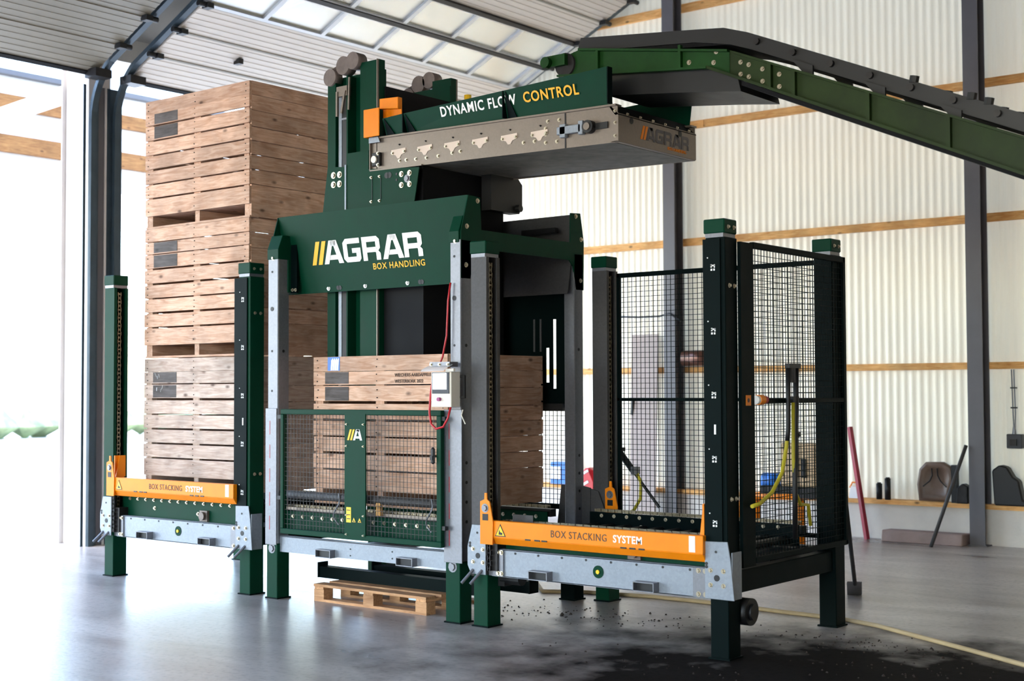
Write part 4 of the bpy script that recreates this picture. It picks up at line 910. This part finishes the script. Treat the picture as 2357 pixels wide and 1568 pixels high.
# hydraulic hoses hung over the guard rail
hy = thing('hydraulic_hoses', (.065, .75, .62), 'pair of black and yellow hydraulic hoses hanging from the mesh guard', 'hose')
b = MB()
b.tube([(.06, .705, 1.80), (.06, .70, 1.6), (.06, .69, 1.42), (.06, .66, 1.28), (.06, .60, 1.12), (.06, .46, 1.0), (.06, .30, .94), (.06, .2, .93)], .013, 8); b.build('hose', 'hose_yellow', hy, smooth=True)
b = MB(); b.tube([(.06, .70, 1.80), (.062, .69, 1.6), (.062, .685, 1.40), (.062, .67, 1.32)], .016, 8); b.build('hose_sleeve', 'black', hy, smooth=True)
b = MB(); b.tube([(.06, .815, 1.80), (.065, .79, 1.6), (.065, .775, 1.3), (.065, .765, 1.0), (.065, .76, .68)], .018, 8); b.build('hose', 'black', hy, smooth=True)
b = MB(); b.tube([(.06, .76, 1.6), (.06, .755, 1.2), (.06, .78, .98), (.06, .85, .90), (.06, .96, .89), (.06, .99, .75)], .012, 8); b.build('hose', 'hose_yellow', hy, smooth=True)
b = MB(); b.box(.045, .08, .68, .84, 1.795, 1.825); b.build('coupling_block', 'black', hy)
for yy in (.70, .735, .77, .815): MB().cyl((.062, yy, 1.70), (.062, yy, 1.80), .013, 8).build('coupling', 'galv_dull', hy)
MB().box(.028, .075, .74, .82, 1.57, 1.61).build('rail_clip', 'black', hy); MB().cyl((.065, .79, 1.36), (.065, .82, 1.36), .02, 8).build('hose_clamp', 'steel_dark', hy)
# shovel leaning on the rear corner post
sv = thing('shovel', (-.5, 2.9, 0), 'dark handled shovel leaning against the rear corner post', 'tool')
MB().cyl((-.46, 2.78, .12), (-.02, 1.70, .84), .016, 10).build('handle', 'black', sv, smooth=True)
MB().hexa([(-.62, 2.98, .0), (-.52, 3.03, .0), (-.52, 3.04, .01), (-.62, 2.99, .01), (-.51, 2.74, .13), (-.41, 2.79, .13), (-.41, 2.80, .14), (-.51, 2.75, .14)]).build('blade', 'galv', sv)
# things along the back wall
b = MB(); b.bar((-2.235, 6.93, .0), (-2.47, 7.03, 1.235), .045, .045); tag(b.build('red_pole', 'red_pole'), 'slim red pole leaning against the back wall', 'pole')
b = MB(); b.cyl((-1.385, 6.62, .0), (-1.118, 6.955, 1.06), .02, 10); tag(b.build('steel_rod', 'galv_dull', smooth=True), 'grey steel rod leaning against the steel column', 'rod')
b = MB(); b.prism([(6.83, 0), (7.10, 0), (7.09, .12), (6.85, .125)], 'yz', -2.03, -1.13); tag(b.build('stone_slab', 'slab', bevel=.01), 'brownish stone slab on the floor against the low wall', 'slab')
st = thing('plastic_seat', (-1.52, 7.12, .435), 'brown moulded bucket seat standing on the ledge', 'seat')
pr_ = [(-1.70, .44), (-1.72, .62), (-1.69, .79), (-1.62, .865), (-1.42, .87), (-1.33, .82), (-1.31, .70), (-1.345, .60), (-1.36, .50), (-1.38, .44)]
b = MB(); n = len(pr_)
cxs = sum(p[0] for p in pr_)/n; czs = sum(p[1] for p in pr_)/n
rings = [(1.0, 7.12), (.98, 7.085), (.86, 7.07), (.66, 7.10), (.35, 7.115)]
vs = [(cxs+(x-cxs)*s_, y, czs+(z-czs)*s_) for s_, y in rings for x, z in pr_]
fs = [(i*n+k, i*n+(k+1) % n, (i+1)*n+(k+1) % n, (i+1)*n+k) for i in range(len(rings)-1) for k in range(n)] + [tuple((len(rings)-1)*n+k for k in range(n)), tuple(range(n-1, -1, -1))]
b.add(vs, fs); b.build('seat_shell', 'brown_plastic', st, smooth=True)
for s_ in (-1, 1): MB().tube([(-1.52+s_*.03, 7.085, .80), (-1.52+s_*.03, 7.10, .72), (-1.52+s_*.06, 7.10, .66), (-1.52+s_*.13, 7.085, .60)], .007, 6).build('moulded_rib', 'steel_dark', st)
MB().box(-1.33, -1.27, 7.07, 7.14, .435, .84).build('seat_bracket', 'black', st)
for x, h, lab in ((-2.16, .175, 'shorter black can on the ledge next to the red pole'), (-2.06, .235, 'taller black can on the ledge beside the shorter one')):
    t_ = thing('can', (x, 7.10, .435), lab, 'can', 'black cans on the ledge'); b = MB(); b.cyl((x, 7.10, .435), (x, 7.10, .435+h), .033, 16); b.build('can_body', 'black', t_, smooth=True); MB().cyl((x, 7.10, .435+h), (x, 7.10, .435+h+.012), .022, 12).build('can_lid', 'steel_dark', t_)
lp = thing('work_lamp', (-2.46, 7.1, .435), 'small white work lamp with yellow handle on the ledge', 'lamp'); MB().prism([(-2.51, .435), (-2.40, .435), (-2.41, .56), (-2.48, .57)], 'xz', 7.06, 7.14).build('lamp_body', 'white', lp); MB().tube([(-2.51, 7.10, .55), (-2.48, 7.1, .61), (-2.42, 7.1, .61), (-2.40, 7.10, .55)], .01, 6).build('lamp_handle', 'orange', lp)
b = MB(); b.prism([(-.86, .435), (-.42, .435), (-.46, .47), (-.56, .50), (-.60, .70), (-.66, .74), (-.72, .84), (-.80, .86), (-.88, .80)], 'xz', 7.03, 7.15); tag(b.build('broken_seat', 'black', bevel=.015), 'black broken seat on the ledge right of the steel column', 'seat')
b = MB(); b.prism([(-1.27, .435), (-1.14, .435), (-1.14, .62), (-1.2, .65), (-1.26, .60)], 'xz', 7.04, 7.15); tag(b.build('canister', 'steel_dark', bevel=.01), 'dark canister on the ledge left of the steel column', 'canister')
so = thing('socket_box', (-.68, 7.2, 1.03), 'dark socket box with conduits on the corrugated wall', 'socket'); MB().box(-.76, -.60, 7.15, 7.235, 1.03, 1.18).build('box_body', 'dark_print', so, bevel=.006); MB().box(-.72, -.65, 7.13, 7.15, 1.06, 1.13).build('socket_lid', 'steel_dark', so); MB().cyl((-.69, 7.19, 1.18), (-.69, 7.19, 1.26), .022, 10, .012).build('gland', 'galv', so)
for dx in (-.012, .012): MB().tube([(-.69+dx*.4, 7.20, 1.24), (-.69+dx, 7.20, 1.4), (-.70+dx, 7.20, 1.86)], .007, 6).build('conduit', 'galv', so)
for zz in (1.45, 1.66): MB().box(-.725, -.665, 7.19, 7.235, zz, zz+.015).build('conduit_clip', 'black', so)
b = MB(); b.cyl((-4.66, 7.075, 2.045), (-4.22, 7.075, 2.045), .098, 24); fp = thing('flue_pipe', (-4.44, 7.075, 1.945), 'brown metal flue pipe resting on the wall rail behind the mesh', 'pipe'); b.build('pipe', 'flue', fp, smooth=True); MB().cyl((-4.22, 7.075, 2.045), (-4.21, 7.075, 2.045), .085, 24).build('pipe_mouth', 'black', fp); MB().box(-4.5, -4.47, 7.075, 7.235, 1.95, 1.97).build('pipe_bracket', 'steel_dark', fp)
b = MB(); b.hexa([(-5.30, 6.80, 0), (-4.93, 6.80, 0), (-4.93, 6.82, 0), (-5.30, 6.82, 0), (-5.45, 7.10, 2.36), (-5.06, 7.10, 2.36), (-5.06, 7.12, 2.36), (-5.45, 7.12, 2.36)]); bd = thing('pale_board', (-5.15, 6.85, 0), 'tall pale board leaning against the back wall', 'board'); b.build('panel', 'pale_board', bd); MB().bar((-5.37, 6.97, 1.35), (-5.36, 6.98, 1.55), .025).build('handle', 'black', bd)
b = MB(); b.box(-6.70, -6.44, 7.03, 7.2, .435, .72); bx = thing('blue_crate', (-6.57, 7.1, .435), 'blue and white plastic crate on the ledge behind the filler', 'crate'); b.build('crate_body', 'blue', bx); MB().box(-6.69, -6.53, 7.02, 7.03, .5, .66).build('crate_label', 'white', bx)
rb = thing('red_bag', (-6.0, 7.0, 0), 'red and white bag standing behind the filler post', 'bag'); b = MB(); b.prism([(-6.12, 0), (-5.86, 0), (-5.84, .5), (-5.93, .68), (-6.06, .66), (-6.14, .45)], 'xz', 6.84, 7.04); b.build('bag_body', 'red', rb, bevel=.04); 
for q in (.25, .42, .56): MB().bar((-6.11, 6.835, q), (-5.95, 6.835, q+.08), .03, .004, up=(0, 1, 0)).build('bag_stripe', 'white', rb)
b = MB(); b.tube([(-5.75, 7.0, 2.60), (-5.3, 7.02, 2.575), (-4.98, 7.02, 2.575), (-4.80, 6.96, 2.60), (-4.64, 6.97, 2.50)], .012, 6); tag(b.build('wall_cable', 'dark_print', smooth=True), 'thin dark cable strung along the wall above the pale board', 'cable')
# pump unit on an orange pipe frame behind the near stacker
pu = thing('pump_unit', (-2.9, 5.9, 0), 'tan pump unit with orange pipe frame behind the mesh guard', 'machine')
b = MB(); b.box(-2.78, -2.36, 5.95, 6.3, .62, 1.08); b.build('cabinet', 'tan', pu, bevel=.02)
b = MB(); b.box(-3.0, -2.36, 5.92, 6.32, .50, .62); b.build('motor_base', 'steel_dark', pu)
b = MB(); b.tube([(-3.25, 5.95, 0), (-3.25, 5.95, .42), (-3.2, 5.95, .50), (-2.58, 5.95, .52), (-2.53, 5.95, .46), (-2.53, 5.95, 0)], .04, 10); b.build('pipe_frame', 'orange', pu, smooth=True)
b = MB(); b.tube([(-3.25, 6.3, 0), (-3.25, 6.3, .46), (-3.2, 6.3, .50), (-2.38, 6.3, .50), (-2.36, 6.3, .46), (-2.36, 6.3, 0)], .04, 10); b.build('pipe_frame', 'orange', pu, smooth=True)
MB().cyl((-3.05, 6.1, .66), (-2.8, 6.1, .66), .09, 14).build('motor', 'blue', pu, smooth=True)
for q in (-2.62, -2.52): MB().box(q, q+.05, 5.93, 5.95, .72, .92).build('switch', 'black', pu)
b = MB(); b.box(-3.0, -2.55, 5.4, 5.85, 0, .16); tag(b.build('purple_bin', 'magenta', bevel=.02), 'low purple bin on the floor below the pump unit', 'bin')
# lance and yellow hose behind the rear guard
ln_ = thing('spray_lance', (-1.8, 1.75, .62), 'black spray lance with green hose hung behind the rear guard', 'tool')
MB().cyl((-1.99, 1.70, 1.20), (-1.585, 1.70, .74), .012, 8).build('lance_tube', 'black', ln_); MB().cyl((-1.99, 1.70, 1.20), (-1.83, 1.70, 1.02), .026, 10).build('grip', 'black', ln_); MB().box(-1.83, -1.78, 1.67, 1.73, .99, 1.05).build('trigger', 'galv', ln_)
b = MB(); b.tube([(-1.80, 1.70, 1.01), (-1.755, 1.70, .93), (-1.76, 1.70, .80), (-1.82, 1.70, .71), (-1.9, 1.70, .66), (-1.95, 1.68, .62)], .014, 8); b.build('hose', 'hose_yellow', ln_, smooth=True)
b = MB(); b.box(-1.99, -1.90, 1.63, 1.70, 1.17, 1.2); b.build('hook', 'steel_dark', ln_)
# loose soil crumbs on the floor
b = MB(); rd = random.Random(5)
for (cx, cy, sx, sy, n) in ((-1.5, .9, .8, .35, 130), (.5, 1.0, .7, .25, 120), (1.2, .3, .8, .4, 90), (-.2, -.4, .8, .3, 40), (-2.4, .6, .4, .3, 50)):
    for i in range(n):
        x, y = rd.gauss(cx, sx*.6), rd.gauss(cy, sy*.6)
        if -3.9 < x < -2.5 and .05 < y < .98: continue
        if any(abs(x-q) < .12 for q in (-4.16, -2.24, -1.98, -.07)) and (-.06 < y < .2 or 1.3 < y < 1.7): continue
        s_ = rd.uniform(.003, .010)*(1.8 if rd.random() < .06 else 1)
        a = rd.uniform(0, 3.1); ux, uy = math.cos(a)*s_, math.sin(a)*s_
        b.add([(x+ux, y+uy, 0), (x-uy, y+ux, 0), (x-ux, y-uy, 0), (x+uy, y-ux, 0), (x+ux*.4, y+uy*.4, s_*.8), (x-ux*.4, y-uy*.3, s_*.9)], [(0,1,4),(1,5,4),(1,2,5),(2,3,5),(3,4,5),(3,0,4)])
tag(b.build('soil_crumbs', 'soil'), 'loose crumbs of soil scattered on the concrete floor', 'soil', kind='stuff')

# ================================================================== OUTSIDE THE DOORS
cn = thing('open_shed', (-13.0, 1.0, -.03), 'white clad open shed with timber rails across the yard', 'building')
for i in range(18): MB().box(-13.06, -13.03, -16+i*1.8, -14.21+i*1.8, 4.64, 6.05).build('cladding_sheet', 'white', cn)
for z0, z1, mt in ((5.58, 5.78, 'beam_tan'), (4.98, 5.22, 'beam_tan')):
    for i in range(6): inst('timber_rail', boxmesh(5.3, .08, z1-z0, mt), cn, (-12.98, -13+i*5.35, (z0+z1)/2), (0, 0, math.pi/2))
for i in range(6): MB().box(-13.02, -12.92, -16+i*5.35, -10.7+i*5.35, 4.60, 4.72).build('bottom_trim', 'column_light', cn)
MB().box(-13.15, -12.9, -16, 16.4, 6.05, 6.12).build('gutter', 'steel_column', cn)
for yy in (-15.5, -10, 10.2, 15.8): MB().box(-13.2, -13.06, yy, yy+.15, -.03, 6.05).build('shed_post', 'steel_column', cn)
b = MB(); b.bar((XL-.5, 1.42, 5.02), (-11.6, 1.42, 4.88), .12, .17); b.build('canopy_brace', 'column_light', wl)
hd = MB(); rd = random.Random(9)
for i in range(60):
    y = -20+i*1.5
    for j in range(1):
        c = Vector((-42+rd.uniform(-.5, .5), y+rd.uniform(-.6, .6), .4+j*.55)); R0 = rd.uniform(.7, 1.1)
        ring = [(c.x+math.cos(a)*R0*rd.uniform(.8, 1.2), c.y+math.sin(a)*R0*rd.uniform(.8, 1.2), c.z) for a in [k*math.pi/4 for k in range(8)]]
        hd.add(ring+[(c.x, c.y, c.z+R0), (c.x, c.y, c.z-R0*.6)], [(k, (k+1) % 8, 8) for k in range(8)]+[((k+1) % 8, k, 9) for k in range(8)])
tag(hd.build('hedge', 'hedge'), 'low green hedge at the far side of the yard', 'hedge', kind='stuff')
